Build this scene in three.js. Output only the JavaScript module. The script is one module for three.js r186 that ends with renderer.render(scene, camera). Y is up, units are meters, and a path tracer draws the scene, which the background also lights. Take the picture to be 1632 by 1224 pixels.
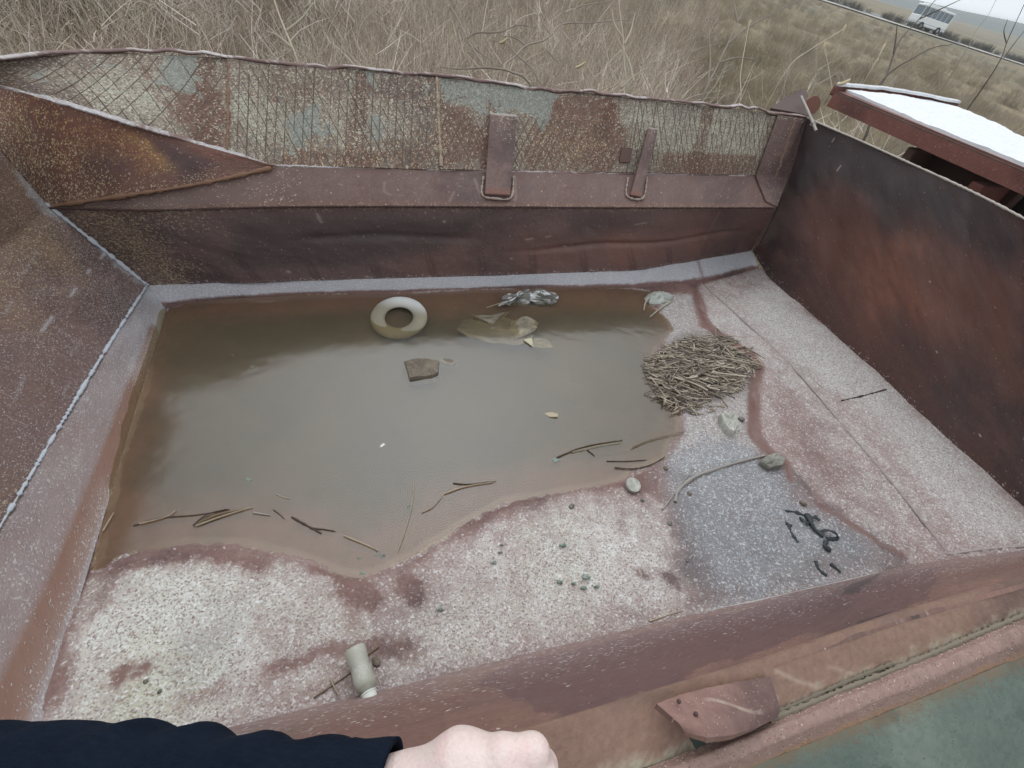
import * as THREE from 'three';
import { mergeGeometries } from 'three/addons/utils/BufferGeometryUtils.js';
import { MarchingCubes } from 'three/addons/objects/MarchingCubes.js';
import { RoundedBoxGeometry } from 'three/addons/geometries/RoundedBoxGeometry.js';

// ───────── camera, sky, sun, exposure ─────────
const V = (x, y, z) => new THREE.Vector3(x, y, z);
const CAM_H = 1.2, FPX = 700, PITCH = 45.5 * Math.PI / 180, ROLL = 11 * Math.PI / 180;
const scene = new THREE.Scene();
const camera = new THREE.PerspectiveCamera(2 * Math.atan(612 / FPX) * 180 / Math.PI, 4 / 3, 0.02, 5000);
const cr = Math.cos(ROLL), sr = Math.sin(ROLL), cp = Math.cos(PITCH), sp = Math.sin(PITCH);
// camera axes (x right, y down, z forward of the lens) in world coordinates (x right, y up, z towards the viewer)
const CX = V(cr, sr * cp, -sr * sp), CY = V(sr, -cr * cp, cr * sp), CZ = V(0, -sp, -cp);
camera.position.set(0, CAM_H, 0);
camera.setRotationFromMatrix(new THREE.Matrix4().makeBasis(CX, CY.clone().negate(), CZ.clone().negate()));
camera.updateMatrixWorld();
const SUN_DIR = V(-0.12, 0.83, -0.55).normalize();

const renderer = new THREE.WebGLRenderer({ antialias: true });
renderer.toneMapping = THREE.LinearToneMapping;
renderer.toneMappingExposure = 0.755;
renderer.shadowMap.enabled = true;

{ // an even, bright overcast sky: lighter towards the zenith, brightest where the veiled sun stands
  const W = 512, H = 256, d = new Float32Array(W * H * 4);
  for (let y = 0; y < H; y++) for (let x = 0; x < W; x++) {
    const el = ((y + 0.5) / H - 0.5) * Math.PI, az = ((x + 0.5) / W - 0.5) * 2 * Math.PI;
    const dir = V(Math.cos(el) * Math.cos(az), Math.sin(el), Math.cos(el) * Math.sin(az));
    const c = dir.dot(SUN_DIR), up = Math.max(0, dir.y);
    let L = 1.18 + 0.15 * up + 0.6 * Math.exp(-up * 9) + 3.6 * Math.exp((c - 1) * 12);
    let r = L * 0.945, g = L * 1.0, b = L * 1.045;
    if (dir.y < 0) { const k = Math.min(1, -dir.y * 12); r = r * (1 - k) + 0.16 * k; g = g * (1 - k) + 0.15 * k; b = b * (1 - k) + 0.13 * k; }
    const i = (y * W + x) * 4; d[i] = r; d[i + 1] = g; d[i + 2] = b; d[i + 3] = 1;
  }
  const t = new THREE.DataTexture(d, W, H, THREE.RGBAFormat, THREE.FloatType);
  t.mapping = THREE.EquirectangularReflectionMapping; t.magFilter = THREE.LinearFilter; t.needsUpdate = true;
  scene.background = t; scene.environment = t;
}
const sun = new THREE.DirectionalLight(0xfff6ec, 0.6);
sun.position.copy(SUN_DIR).multiplyScalar(20); sun.castShadow = true; sun.shadow.radius = 110;
sun.shadow.mapSize.set(2048, 2048);
Object.assign(sun.shadow.camera, { left: -12, right: 12, top: 12, bottom: -12, near: 0.1, far: 60 });
scene.add(sun, sun.target);

// ───────── helpers: numbers, noise ─────────
function rng(seed) { let s = seed | 0; return () => { s = (s + 0x6d2b79f5) | 0; let t = Math.imul(s ^ (s >>> 15), 1 | s); t = (t + Math.imul(t ^ (t >>> 7), 61 | t)) ^ t; return ((t ^ (t >>> 14)) >>> 0) / 4294967296; }; }
const clamp = (x, a = 0, b = 1) => x < a ? a : x > b ? b : x;
const lerp = (a, b, t) => a + (b - a) * t;
const ss = (a, b, x) => { const t = clamp((x - a) / (b - a)); return t * t * (3 - 2 * t); };
// tileable fractal noise fields, sampled with a period of 1
function field(seed, base, oct, gain = 0.5, n = 512) {
  const out = new Float32Array(n * n); let amp = 1, tot = 0;
  for (let o = 0, f = base; o < oct && f <= n; o++, f *= 2) {
    const r = rng(seed * 131 + o), g = new Float32Array(f * f).map(() => r());
    for (let y = 0; y < n; y++) {
      const gy = y * f / n, y0 = gy | 0, ty = gy - y0, sy = ty * ty * (3 - 2 * ty), r0 = (y0 % f) * f, r1 = ((y0 + 1) % f) * f;
      for (let x = 0; x < n; x++) {
        const gx = x * f / n, x0 = gx | 0, tx = gx - x0, sx = tx * tx * (3 - 2 * tx), a = x0 % f, b = (x0 + 1) % f;
        out[y * n + x] += amp * lerp(lerp(g[r0 + a], g[r0 + b], sx), lerp(g[r1 + a], g[r1 + b], sx), sy);
      }
    }
    tot += amp; amp *= gain;
  }
  let lo = 9, hi = -9; for (const v of out) { if (v < lo) lo = v; if (v > hi) hi = v; }
  for (let i = 0; i < out.length; i++) out[i] = (out[i] - lo) / (hi - lo);
  return { a: out, n };
}
const bil = (f, x, y) => {
  const n = f.n; x = (x - Math.floor(x)) * n; y = (y - Math.floor(y)) * n;
  const x0 = x | 0, y0 = y | 0, tx = x - x0, ty = y - y0, xa = x0 % n, xb = (x0 + 1) % n, ya = (y0 % n) * n, yb = ((y0 + 1) % n) * n, a = f.a;
  return (a[ya + xa] * (1 - tx) + a[ya + xb] * tx) * (1 - ty) + (a[yb + xa] * (1 - tx) + a[yb + xb] * tx) * ty;
};
const near = (f, x, y) => { const n = f.n; return f.a[(((y - Math.floor(y)) * n) | 0) * n + (((x - Math.floor(x)) * n) | 0)]; };
const F1 = field(1, 4, 7), F2 = field(2, 4, 7), F3 = field(3, 8, 6, 0.6), F4 = field(4, 32, 4, 0.65), F5 = field(5, 3, 8, 0.62);
// frost flakes: a tile of short curved grains, each with a rank; a denser frost shows lower ranks. period 1 = 0.9 m
const FLAKE = (() => {
  const n = 768, rank = new Float32Array(n * n), tone = new Float32Array(n * n), r = rng(77);
  for (let k = 0; k < 62000; k++) {
    const x = r() * n, y = r() * n, p = r(), t = r(), L = 2 + r() * 4.5, bend = (r() - 0.5) * 0.7, w = 0.8 + r() * 0.8; let a = r() * 6.283 ;
    if (r() < 0.55) a = 0.5 + (r() - 0.5) * 1.2;
    let px = x, py = y;
    for (let s = 0; s < L; s += 0.5) {
      px += Math.cos(a) * 0.5; py += Math.sin(a) * 0.5; a += bend * 0.5;
      const m = Math.ceil(w);
      for (let dy = -m; dy <= m; dy++) for (let dx = -m; dx <= m; dx++) if (dx * dx + dy * dy <= w * w) {
        const i = (((py + dy | 0) + n) % n) * n + (((px + dx | 0) + n) % n);
        if (p > rank[i]) { rank[i] = p; tone[i] = t; }
      }
    }
  }
  return { rank: { a: rank, n }, tone: { a: tone, n } };
})();

// ───────── helpers: from a direction seen by the lens to a point at a known height / depth ─────────
const ray = (px, py) => CX.clone().multiplyScalar(px - 816).addScaledVector(CY, py - 612).addScaledVector(CZ, FPX);
const P = (px, py, h = 0) => { const d = ray(px, py); return V(0, CAM_H, 0).addScaledVector(d, (CAM_H - h) / -d.y); };
const D = (px, py, z) => V(0, CAM_H, 0).addScaledVector(ray(px, py), z / FPX);
const PP = (h, ...a) => a.map(([x, y, hh]) => P(x, y, hh ?? h));
const toPx = (p) => { const q = p.clone().sub(V(0, CAM_H, 0)), z = q.dot(CZ); return [816 + q.dot(CX) / z * FPX, 612 + q.dot(CY) / z * FPX, z]; };

// ───────── helpers: naming, building ─────────
const used = new Map();
const numbered = (n) => { const k = used.get(n) ?? 0; used.set(n, k + 1); return k ? `${n}_${String(k).padStart(3, '0')}` : n; };
const shadow = (o) => { o.castShadow = o.receiveShadow = true; return o; };
function thing(name, label, category, pos = V(0, 0, 0), group) {
  const o = new THREE.Group(); o.name = numbered(name); o.position.copy(pos); scene.add(o);
  o.userData = { label, category }; if (group) o.userData.group = group; return o;
}
function part(name, geo, mat, parent, label) {
  const o = shadow(new THREE.Mesh(geo, mat)); o.name = name;
  const base = V(0, 0, 0); for (let q = parent; q && q !== scene; q = q.parent) base.add(q.position);
  geo.translate(-base.x, -base.y, -base.z); parent.add(o); if (label) o.userData.label = label; return o;
}
function single(name, geo, mat, label, category, group) { // a thing that is one mesh
  geo.computeBoundingBox(); const b = geo.boundingBox, c = V((b.min.x + b.max.x) / 2, b.min.y, (b.min.z + b.max.z) / 2);
  geo.translate(-c.x, -c.y, -c.z); const o = shadow(new THREE.Mesh(geo, mat)); o.name = numbered(name); o.position.copy(c); scene.add(o);
  o.userData = { label, category }; if (group) o.userData.group = group; return o;
}
function structure(name, geo, mat, kind = 'structure', label) { const o = shadow(new THREE.Mesh(geo, mat)); o.name = numbered(name); o.userData = { kind }; if (label) o.userData.label = label; scene.add(o); return o; }

// a sheet between rows of points (all rows have the same count); closed to a slab of thickness th behind it
class Sheet {
  constructor(rows, { nu = 80, nv = 30, th = 0.008, relief = null, flip = false, smooth = false, pin = false } = {}) {
    this.nu = nu; this.nv = nv; this.rows = rows;
    const curves = rows.map((r) => { const c = new THREE.CatmullRomCurve3(r, false, 'centripetal'); return c; });
    const at = (k, s) => { const r = rows[k], n = r.length - 1; if (smooth) return curves[k].getPoint(s); const i = Math.min(n - 1, Math.floor(s * n)); return r[i].clone().lerp(r[i + 1], s * n - i); };
    // breakpoints in s spread by real length
    const n0 = rows[0].length - 1, seg = []; let tot = 0;
    for (let i = 0; i < n0; i++) { let l = 0; for (const r of rows) l += r[i].distanceTo(r[i + 1]); l /= rows.length; seg.push(l); tot += l; }
    this.U = tot; const sOf = (u) => { let d = u * tot; for (let i = 0; i < n0; i++) { if (d <= seg[i] || i === n0 - 1) return (i + Math.min(1, d / seg[i])) / n0; d -= seg[i]; } return 1; };
    const rl = []; let vt = 0; for (let k = 0; k + 1 < rows.length; k++) { let l = 0; for (let i = 0; i <= n0; i++) l += rows[k][i].distanceTo(rows[k + 1][i]); rl.push(l / (n0 + 1)); vt += l / (n0 + 1); }
    this.Vm = vt;
    this.pt = []; this.grid = [];
    for (let j = 0; j <= nv; j++) {
      let d = j / nv * vt, k = 0; while (k < rl.length - 1 && d > rl[k]) { d -= rl[k]; k++; }
      const tv = Math.min(1, d / rl[k]);
      for (let i = 0; i <= nu; i++) { const s = sOf(i / nu); this.pt.push(at(k, s).lerp(at(k + 1, s), tv)); }
    }
    const w = nu + 1, id = (i, j) => j * w + i;
    const nrm = this.pt.map((p, q) => { const i = q % w, j = (q / w) | 0; const a = this.pt[id(Math.min(nu, i + 1), j)].clone().sub(this.pt[id(Math.max(0, i - 1), j)]), b = this.pt[id(i, Math.min(nv, j + 1))].clone().sub(this.pt[id(i, Math.max(0, j - 1))]); const n = a.cross(b).normalize(); return flip ? n.negate() : n; });
    this.nrm = nrm;
    if (relief) this.pt.forEach((p, q) => { const i = q % w, j = (q / w) | 0; p.addScaledVector(nrm[q], relief(i / nu * tot, j / nv * vt, p) * (pin ? Math.min(1, Math.min(j, nv - j) / nv * vt / 0.03) : 1)); });
    this.px = this.pt.map(toPx); this.flip = flip; this.th = th;
  }
  geometry() {
    const { nu, nv, pt, nrm, th } = this, w = nu + 1, N = pt.length, pos = [], uv = [], idx = [];
    for (let q = 0; q < N; q++) { pos.push(pt[q].x, pt[q].y, pt[q].z); uv.push(this.uvOf ? this.uvOf(pt[q])[0] : (q % w) / nu, this.uvOf ? this.uvOf(pt[q])[1] : ((q / w) | 0) / nv); }
    for (let q = 0; q < N; q++) { const p = pt[q].clone().addScaledVector(nrm[q], -th); pos.push(p.x, p.y, p.z); uv.push(uv[2 * q], uv[2 * q + 1]); }
    const quad = (a, b, c, d) => this.flip ? idx.push(a, c, b, b, c, d) : idx.push(a, b, c, b, d, c);
    for (let j = 0; j < nv; j++) for (let i = 0; i < nu; i++) { const a = j * w + i; quad(a, a + 1, a + w, a + w + 1); quad(N + a + 1, N + a, N + a + w + 1, N + a + w); }
    const rim = []; for (let i = 0; i < nu; i++) rim.push(i); for (let j = 0; j < nv; j++) rim.push(j * w + nu); for (let i = nu; i > 0; i--) rim.push(nv * w + i); for (let j = nv; j > 0; j--) rim.push(j * w);
    const base = pos.length / 3; rim.forEach((q) => { for (const o of [0, N]) { pos.push(pos[3 * (q + o)], pos[3 * (q + o) + 1], pos[3 * (q + o) + 2]); uv.push(uv[2 * q], uv[2 * q + 1]); } });
    for (let k = 0; k < rim.length; k++) { const a = base + 2 * k, b = base + 2 * ((k + 1) % rim.length); quad(b, a, b + 1, a + 1); }
    const g = new THREE.BufferGeometry(); g.setAttribute('position', new THREE.Float32BufferAttribute(pos, 3)); g.setAttribute('uv', new THREE.Float32BufferAttribute(uv, 2)); g.setIndex(idx); g.computeVertexNormals(); return g;
  }
  // where a direction of the lens meets the sheet: fractions (u, v) of its width and height
  uv(px, py) {
    const { nu, nv } = this, w = nu + 1; let best = null, bd = 1e9;
    for (let j = 0; j < nv; j++) for (let i = 0; i < nu; i++) {
      const a = this.px[j * w + i]; const d = (a[0] - px) ** 2 + (a[1] - py) ** 2; if (d < bd) { bd = d; best = [i, j]; }
    }
    let [i, j] = best;
    const a = this.px[j * w + i], b = this.px[j * w + i + 1], c = this.px[(j + 1) * w + i];
    const e1 = [b[0] - a[0], b[1] - a[1]], e2 = [c[0] - a[0], c[1] - a[1]], det = e1[0] * e2[1] - e1[1] * e2[0] || 1e-9, q = [px - a[0], py - a[1]];
    const s = (q[0] * e2[1] - q[1] * e2[0]) / det, t = (e1[0] * q[1] - e1[1] * q[0]) / det;
    return [(i + clamp(s, -40, 40)) / nu, (j + clamp(t, -40, 40)) / nv];
  }
  point(u, v, lift = 0) {
    const { nu, nv } = this, w = nu + 1, x = clamp(u) * nu, y = clamp(v) * nv, i = Math.min(nu - 1, x | 0), j = Math.min(nv - 1, y | 0), s = x - i, t = y - j;
    const f = (A) => A[j * w + i].clone().multiplyScalar((1 - s) * (1 - t)).addScaledVector(A[j * w + i + 1], s * (1 - t)).addScaledVector(A[(j + 1) * w + i], (1 - s) * t).addScaledVector(A[(j + 1) * w + i + 1], s * t);
    return f(this.pt).addScaledVector(f(this.nrm).normalize(), lift);
  }
  at(px, py, lift = 0) { const [u, v] = this.uv(px, py); return this.point(u, v, lift); }
  tex(px, py) { return this.uvOf ? this.uvOf(this.at(px, py)) : this.uv(px, py); }
}
// soft masks in the sheet's own texture space
class Mask {
  constructor(sheet, w, h) { this.s = sheet; this.w = w; this.h = h; this.c = document.createElement('canvas'); this.c.width = w; this.c.height = h; this.g = this.c.getContext('2d'); this.g.fillStyle = '#000'; this.g.fillRect(0, 0, w, h); }
  q(p) { const [u, v] = this.s.tex(p[0], p[1]); return [u * this.w, v * this.h]; }
  poly(pts, c = 1) { const g = this.g; g.fillStyle = `rgb(${c * 255},${c * 255},${c * 255})`; g.beginPath(); pts.forEach((p, i) => { const [x, y] = this.q(p); i ? g.lineTo(x, y) : g.moveTo(x, y); }); g.closePath(); g.fill(); return this; }
  line(pts, m, c = 1) { const g = this.g; g.strokeStyle = `rgb(${c * 255},${c * 255},${c * 255})`; g.lineWidth = m * this.w / this.s.texU; g.lineCap = g.lineJoin = 'round'; g.beginPath(); pts.forEach((p, i) => { const [x, y] = this.q(p); i ? g.lineTo(x, y) : g.moveTo(x, y); }); g.stroke(); return this; }
  spot(px, py, r, c = 1) { const g = this.g, [x, y] = this.q([px, py]); g.fillStyle = `rgb(${c * 255},${c * 255},${c * 255})`; g.beginPath(); g.ellipse(x, y, r * this.w / this.s.texU, r * this.h / this.s.texV, 0, 0, 7); g.fill(); return this; }
  done(blur = 0) { // blur in metres
    const { w, h } = this, d = this.g.getImageData(0, 0, w, h).data; let a = new Float32Array(w * h); for (let i = 0; i < a.length; i++) a[i] = d[i * 4] / 255;
    const rx = Math.round(blur * w / this.s.texU), ry = Math.round(blur * h / this.s.texV);
    for (let k = 0; k < 2; k++) {
      if (rx > 0) { const b = new Float32Array(w * h); for (let y = 0; y < h; y++) { let s = 0; const o = y * w; for (let x = -rx; x <= rx; x++) s += a[o + clamp(x, 0, w - 1)]; for (let x = 0; x < w; x++) { b[o + x] = s / (2 * rx + 1); s += a[o + Math.min(w - 1, x + rx + 1)] - a[o + Math.max(0, x - rx)]; } } a = b; }
      if (ry > 0) { const b = new Float32Array(w * h); for (let x = 0; x < w; x++) { let s = 0; for (let y = -ry; y <= ry; y++) s += a[clamp(y, 0, h - 1) * w + x]; for (let y = 0; y < h; y++) { b[y * w + x] = s / (2 * ry + 1); s += a[Math.min(h - 1, y + ry + 1) * w + x] - a[Math.max(0, y - ry) * w + x]; } } a = b; }
    }
    return (u, v) => { const x = clamp(u * w - 0.5, 0, w - 1.001), y = clamp(v * h - 0.5, 0, h - 1.001), i = x | 0, j = y | 0, s = x - i, t = y - j, o = j * w + i; return (a[o] * (1 - s) + a[o + 1] * s) * (1 - t) + (a[o + w] * (1 - s) + a[o + w + 1] * s) * t; };
  }
}
const hex = (s) => [parseInt(s.slice(1, 3), 16), parseInt(s.slice(3, 5), 16), parseInt(s.slice(5, 7), 16)];
// fn(u, v metres, fu, fv fractions, o) fills o = [r, g, b (sRGB 0..255), height 0..1, roughness 0..1]
const GR = rng(4242), SAT = 0.86;
function paint(W, H, UM, VM, fn, tile = true) {
  const c = new Uint8Array(W * H * 4), b = new Uint8Array(W * H * 4), o = [0, 0, 0, 0.5, 0.8];
  for (let y = 0; y < H; y++) for (let x = 0; x < W; x++) {
    const fu = (x + 0.5) / W, fv = (y + 0.5) / H; o[3] = 0.5; o[4] = 0.8; fn(fu * UM, fv * VM, fu, fv, o); const lum = 0.3 * o[0] + 0.59 * o[1] + 0.11 * o[2], gr = (GR() - 0.5) * 5; for (let k = 0; k < 3; k++) o[k] = lum + (o[k] - lum) * SAT + gr;
    const i = (y * W + x) * 4; c[i] = clamp(o[0], 0, 255); c[i + 1] = clamp(o[1], 0, 255); c[i + 2] = clamp(o[2], 0, 255); c[i + 3] = 255;
    b[i] = clamp(o[3]) * 255; b[i + 1] = clamp(o[4]) * 255; b[i + 2] = 0; b[i + 3] = 255;
  }
  const mk = (d, s) => { const t = new THREE.DataTexture(d, W, H, THREE.RGBAFormat); t.magFilter = THREE.LinearFilter; t.minFilter = THREE.LinearMipmapLinearFilter; t.generateMipmaps = true; t.wrapS = t.wrapT = tile ? THREE.RepeatWrapping : THREE.ClampToEdgeWrapping; if (s) t.colorSpace = THREE.SRGBColorSpace; t.needsUpdate = true; return t; };
  return { map: mk(c, true), aux: mk(b, false) };
}
const texMat = (t, bump = 0.003, extra = {}) => new THREE.MeshStandardMaterial({ map: t.map, bumpMap: t.aux, bumpScale: bump, roughnessMap: t.aux, roughness: 1, metalness: 0, ...extra });
const mixTo = (o, c, t) => { o[0] += (c[0] - o[0]) * t; o[1] += (c[1] - o[1]) * t; o[2] += (c[2] - o[2]) * t; };
// lays frost flakes of a given density (0..1) into o; returns cover
function frost(o, u, v, density, dust = 0, tint = null, sc = 1, str = 1) {
  if (density <= 0.004) return 0;
  const x = u / 0.9 / sc, y = v / 0.9 / sc, rk = near(FLAKE.rank, x, y), tn = near(FLAKE.tone, x, y);
  if (dust > 0) mixTo(o, tint ?? [190, 186, 184], dust);
  if (rk > 1 - density) { const w = 138 + tn * 96; const c = [w - 5, w - 2, w]; mixTo(o, c, (0.16 + 0.42 * tn * tn) * str); o[3] = Math.min(1, o[3] + (0.2 + 0.25 * tn) * str); o[4] = 0.75; return 1; }
  return 0;
}
// a wobbly bead or rod along points
function rod(pts, rad, { seg = 0, sides = 6, taper = 1, wob = 0, seed = 5, flat = 1, closed = false } = {}) {
  const c = new THREE.CatmullRomCurve3(pts, closed, 'centripetal'); const L = c.getLength(); const n = seg || Math.max(2, Math.min(400, Math.round(L / Math.max(0.006, rad * 1.5))));
  const g = new THREE.TubeGeometry(c, n, rad, sides, closed), p = g.attributes.position, r = rng(seed);
  for (let i = 0; i <= n; i++) { const q = c.getPointAt(Math.min(1, i / n)), k = lerp(1, taper, i / n) * (1 + wob * (r() - 0.5) * 2); for (let j = 0; j <= sides; j++) { const m = i * (sides + 1) + j; p.setXYZ(m, q.x + (p.getX(m) - q.x) * k, q.y + (p.getY(m) - q.y) * k * flat, q.z + (p.getZ(m) - q.z) * k); } }
  g.computeVertexNormals(); return g;
}
const strip = (g) => { const q = g.index ? g.toNonIndexed() : g; for (const k of Object.keys(q.attributes)) if (!['position', 'normal', 'uv'].includes(k)) q.deleteAttribute(k); return q; };
const merge = (list) => mergeGeometries(list.map(strip));
const std = (c, rough = 0.8, extra = {}) => new THREE.MeshStandardMaterial({ color: new THREE.Color(c), roughness: rough, ...extra });

// ───────── the rusty steel dump body ─────────
const tub = thing('dump_body', 'large rusty steel dump body with frosted floor, tread plate back wall and sloped left ramp', 'dump body', P(700, 700, -0.06));
const rust = (o, u, v, dark, mid, light, k = 0.5) => {
  const a = bil(F1, u / 1.3 + 0.1, v / 1.3), b = bil(F2, u / 0.37, v / 0.37 + 0.3), c = bil(F4, u / 0.23, v / 0.23), e = bil(F5, u / 2.3, v / 1.7 + 0.5);
  o[0] = mid[0]; o[1] = mid[1]; o[2] = mid[2];
  mixTo(o, dark, ss(0.42, 0.75, a * 0.6 + b * 0.4) * 0.85); mixTo(o, light, ss(0.5, 0.8, e * 0.55 + b * 0.45) * k);
  const dr = bil(F2, u / 0.16, v / 1.9 + 0.2), ch = bil(F3, u / 0.42 + 0.7, v / 0.42); mixTo(o, dark, ss(0.6, 0.82, dr) * 0.3); if (ch > 0.6) mixTo(o, light, (ch - 0.6) * 1.3); const g = (c - 0.5) * 22; o[0] += g; o[1] += g * 0.9; o[2] += g * 0.85; o[3] = 0.35 + 0.3 * c + 0.2 * b; o[4] = 0.62 + 0.25 * b;
};
const speck = (o, u, v, den, col, sc = 1) => { // flecks of lichen, chalky scale, old paint
  sc *= 0.7; den *= 0.45; const x = u / (0.9 * sc) + 0.37, y = v / (0.9 * sc) + 0.61; if (near(FLAKE.rank, x, y) > 1 - den) { const t = near(FLAKE.tone, x, y); mixTo(o, col, 0.45 + 0.5 * t); o[3] = Math.min(1, o[3] + 0.2); o[4] = 0.9; }
};
const sheet = (name, rows, opt, paintSize, fn, bump = 0.003, label, extra) => {
  const s = opt instanceof Sheet ? opt : new Sheet(rows, opt); s.texU ??= s.U; s.texV ??= s.Vm;
  const f = fn(s); const t = paint(paintSize[0], paintSize[1], s.texU, s.texV, f, false);
  s.mat = texMat(t, bump, extra); s.mesh = part(name, s.geometry(), s.mat, tub, label); return s;
};
const dent = (amp, sc = 0.9, off = 0) => (u, v) => (bil(F2, u / sc + off, v / sc) - 0.5) * amp + (bil(F4, u / 0.5, v / 0.5) - 0.5) * 0.0016;

// floor plate: a bed with a shallow hollow where water stands
const SHORE_PX = [[262, 498], [300, 484], [380, 474], [500, 469], [640, 470], [770, 463], [810, 462], [880, 459], [1000, 461], [1040, 466], [1036, 488], [1062, 508], [1072, 524], [1046, 555], [1032, 582], [1050, 622], [1084, 652], [1080, 690], [1064, 706], [1058, 732], [1008, 748], [990, 764], [940, 776], [880, 786], [800, 800], [742, 830], [704, 858], [640, 893], [600, 912], [556, 918], [500, 892], [450, 880], [380, 866], [300, 864], [200, 880], [150, 908], [160, 860], [182, 770], [240, 570]];
const SHORE = SHORE_PX.map(([x, y]) => P(x, y));
function shoreDist(p) { // signed distance to the waterline, positive in the water
  let inside = false, d = 1e9;
  for (let i = 0, j = SHORE.length - 1; i < SHORE.length; j = i++) {
    const a = SHORE[j], b = SHORE[i];
    if ((a.z > p.z) !== (b.z > p.z) && p.x < (b.x - a.x) * (p.z - a.z) / (b.z - a.z) + a.x) inside = !inside;
    const ex = b.x - a.x, ez = b.z - a.z, t = clamp(((p.x - a.x) * ex + (p.z - a.z) * ez) / (ex * ex + ez * ez)); d = Math.min(d, Math.hypot(p.x - a.x - ex * t, p.z - a.z - ez * t));
  }
  return inside ? d : -d;
}
const CHANNEL = [[1108, 462], [1114, 478], [1120, 505], [1140, 530], [1172, 550], [1196, 562], [1211, 580], [1199, 615], [1200, 660], [1204, 695], [1226, 716], [1254, 736], [1259, 765], [1300, 800], [1350, 832], [1400, 866], [1440, 888]];
const floorS = new Sheet([
  PP(0, [268, 484], [380, 475], [500, 468], [650, 464], [800, 460], [1000, 459], [1120, 454], [1210, 430]),
  PP(0, [34, 1262], [225, 1217], [405, 1172], [655, 1110], [885, 1054], [1105, 1000], [1405, 930], [1715, 884])], { nu: 300, nv: 220, th: 0.02, flip: true,
  relief: (u, v, p) => { const d = shoreDist(p); const n = (bil(F2, p.x / 0.4, p.z / 0.4) - 0.5); let h = d > 0 ? -Math.min(0.045, d * 0.13) : Math.min(0.012, -d * 0.11); return h + n * 0.007 * Math.min(1, Math.abs(d) * 16) + (bil(F4, p.x / 0.4, p.z / 0.4) - 0.5) * 0.003; } });
floorS.texU = 3.7; floorS.texV = 3.1; floorS.uvOf = (p) => [(p.x + 1.6) / 3.7, (-p.z + 0.3) / 3.1];
const floorY = (p) => { const d = shoreDist(p); return d > 0 ? -Math.min(0.045, d * 0.13) : Math.min(0.012, -d * 0.11); };
sheet('floor_plate', null, floorS, [2048, 1716], (s) => {
  const M = () => new Mask(s, 700, 586);
  const water = M().poly(SHORE_PX).done(0.012);
  const deep = M().poly([[262, 520], [420, 500], [620, 494], [780, 500], [1010, 488], [1062, 515], [1042, 560], [1036, 600], [1076, 655], [1066, 700], [1046, 728], [985, 738], [890, 738], [800, 760], [700, 772], [640, 815], [600, 840], [500, 810], [400, 792], [320, 794], [232, 812], [250, 700]]).done(0.06);
  const cream = M().poly([[92, 1170], [150, 925], [210, 900], [330, 884], [450, 886], [520, 905], [560, 930], [600, 918], [660, 905], [720, 868], [800, 826], [880, 800], [960, 782], [1012, 786], [1060, 812], [1080, 880], [1092, 950], [1075, 985], [700, 1078], [340, 1168], [80, 1260]]).done(0.015);
  const grey = M().poly([[1058, 790], [1060, 745], [1100, 700], [1180, 700], [1215, 735], [1245, 750], [1300, 812], [1440, 895], [1380, 918], [1090, 982], [1100, 940], [1076, 890], [1088, 840], [1050, 810]]).done(0.07);
  const isle = M().poly([[1050, 470], [1104, 470], [1112, 520], [1170, 556], [1192, 575], [1190, 690], [1215, 722], [1100, 760], [1056, 740], [1090, 690], [1090, 640], [1050, 600], [1060, 540]]).done(0.012);
  const right = M().poly([[1116, 456], [1210, 425], [1720, 870], [1450, 905], [1440, 885], [1350, 825], [1262, 750], [1214, 700], [1208, 620], [1220, 585], [1180, 550], [1130, 515]]).done(0.008);
  const rightBare = M().poly([[1230, 600], [1290, 660], [1370, 770], [1330, 800], [1270, 740], [1225, 680]]).done(0.05);
  const farRight = M().poly([[1180, 480], [1260, 560], [1420, 700], [1540, 860], [1700, 880], [1400, 600], [1230, 450]]).done(0.04);
  const chan = M().line(CHANNEL.slice(0, 11), 0.034).line(CHANNEL.slice(10, 13), 0.02).line(CHANNEL.slice(13), 0.016, 0.75).done(0.004);
  const leftStrip = M().poly([[60, 1215], [90, 1110], [140, 930], [172, 925], [150, 990], [120, 1120], [90, 1230]]).done(0.015);
  const frontStrip = M().line([[80, 1228], [330, 1164], [700, 1073], [1070, 983], [1400, 909]], 0.035).done(0.008);
  const bare = M().spot(555, 935, 0.035).spot(578, 958, 0.028).spot(642, 938, 0.03).spot(655, 950, 0.025).line([[420, 1075], [520, 1045], [560, 1050], [620, 1030], [660, 1036]], 0.02, 0.9).line([[510, 900], [560, 935]], 0.03).spot(190, 1075, 0.02).spot(236, 1066, 0.018).line([[300, 1100], [370, 1095]], 0.02, 0.7).line([[150, 985], [165, 925], [200, 905], [290, 885], [420, 893]], 0.03, 0.75).line([[552, 960], [553, 1010]], 0.012, 0.6).spot(1070, 925, 0.025, 0.8).spot(1030, 915, 0.02, 0.7).line([[985, 800], [1000, 850]], 0.014, 0.6).done(0.012);
  const thaw = M().spot(345, 1010, 0.055).spot(320, 1035, 0.05, 0.8).done(0.035);
  const ringMark = M().line([[384, 960], [380, 1010], [355, 1060], [310, 1095], [230, 1100]], 0.03).done(0.012);
  const tracks = M().line([[895, 880], [930, 960]], 0.02, 0.8).line([[940, 870], [985, 935]], 0.02, 0.7).line([[865, 800], [890, 900]], 0.012, 0.7).line([[1008, 790], [1024, 850], [1036, 905]], 0.02, 0.8).done(0.01);
  const dark = M().line([[1342, 940], [1385, 925]], 0.02).line([[1405, 875], [1440, 890]], 0.012).line([[1258, 745], [1300, 800], [1345, 815]], 0.01, 0.6).done(0.006);
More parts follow.
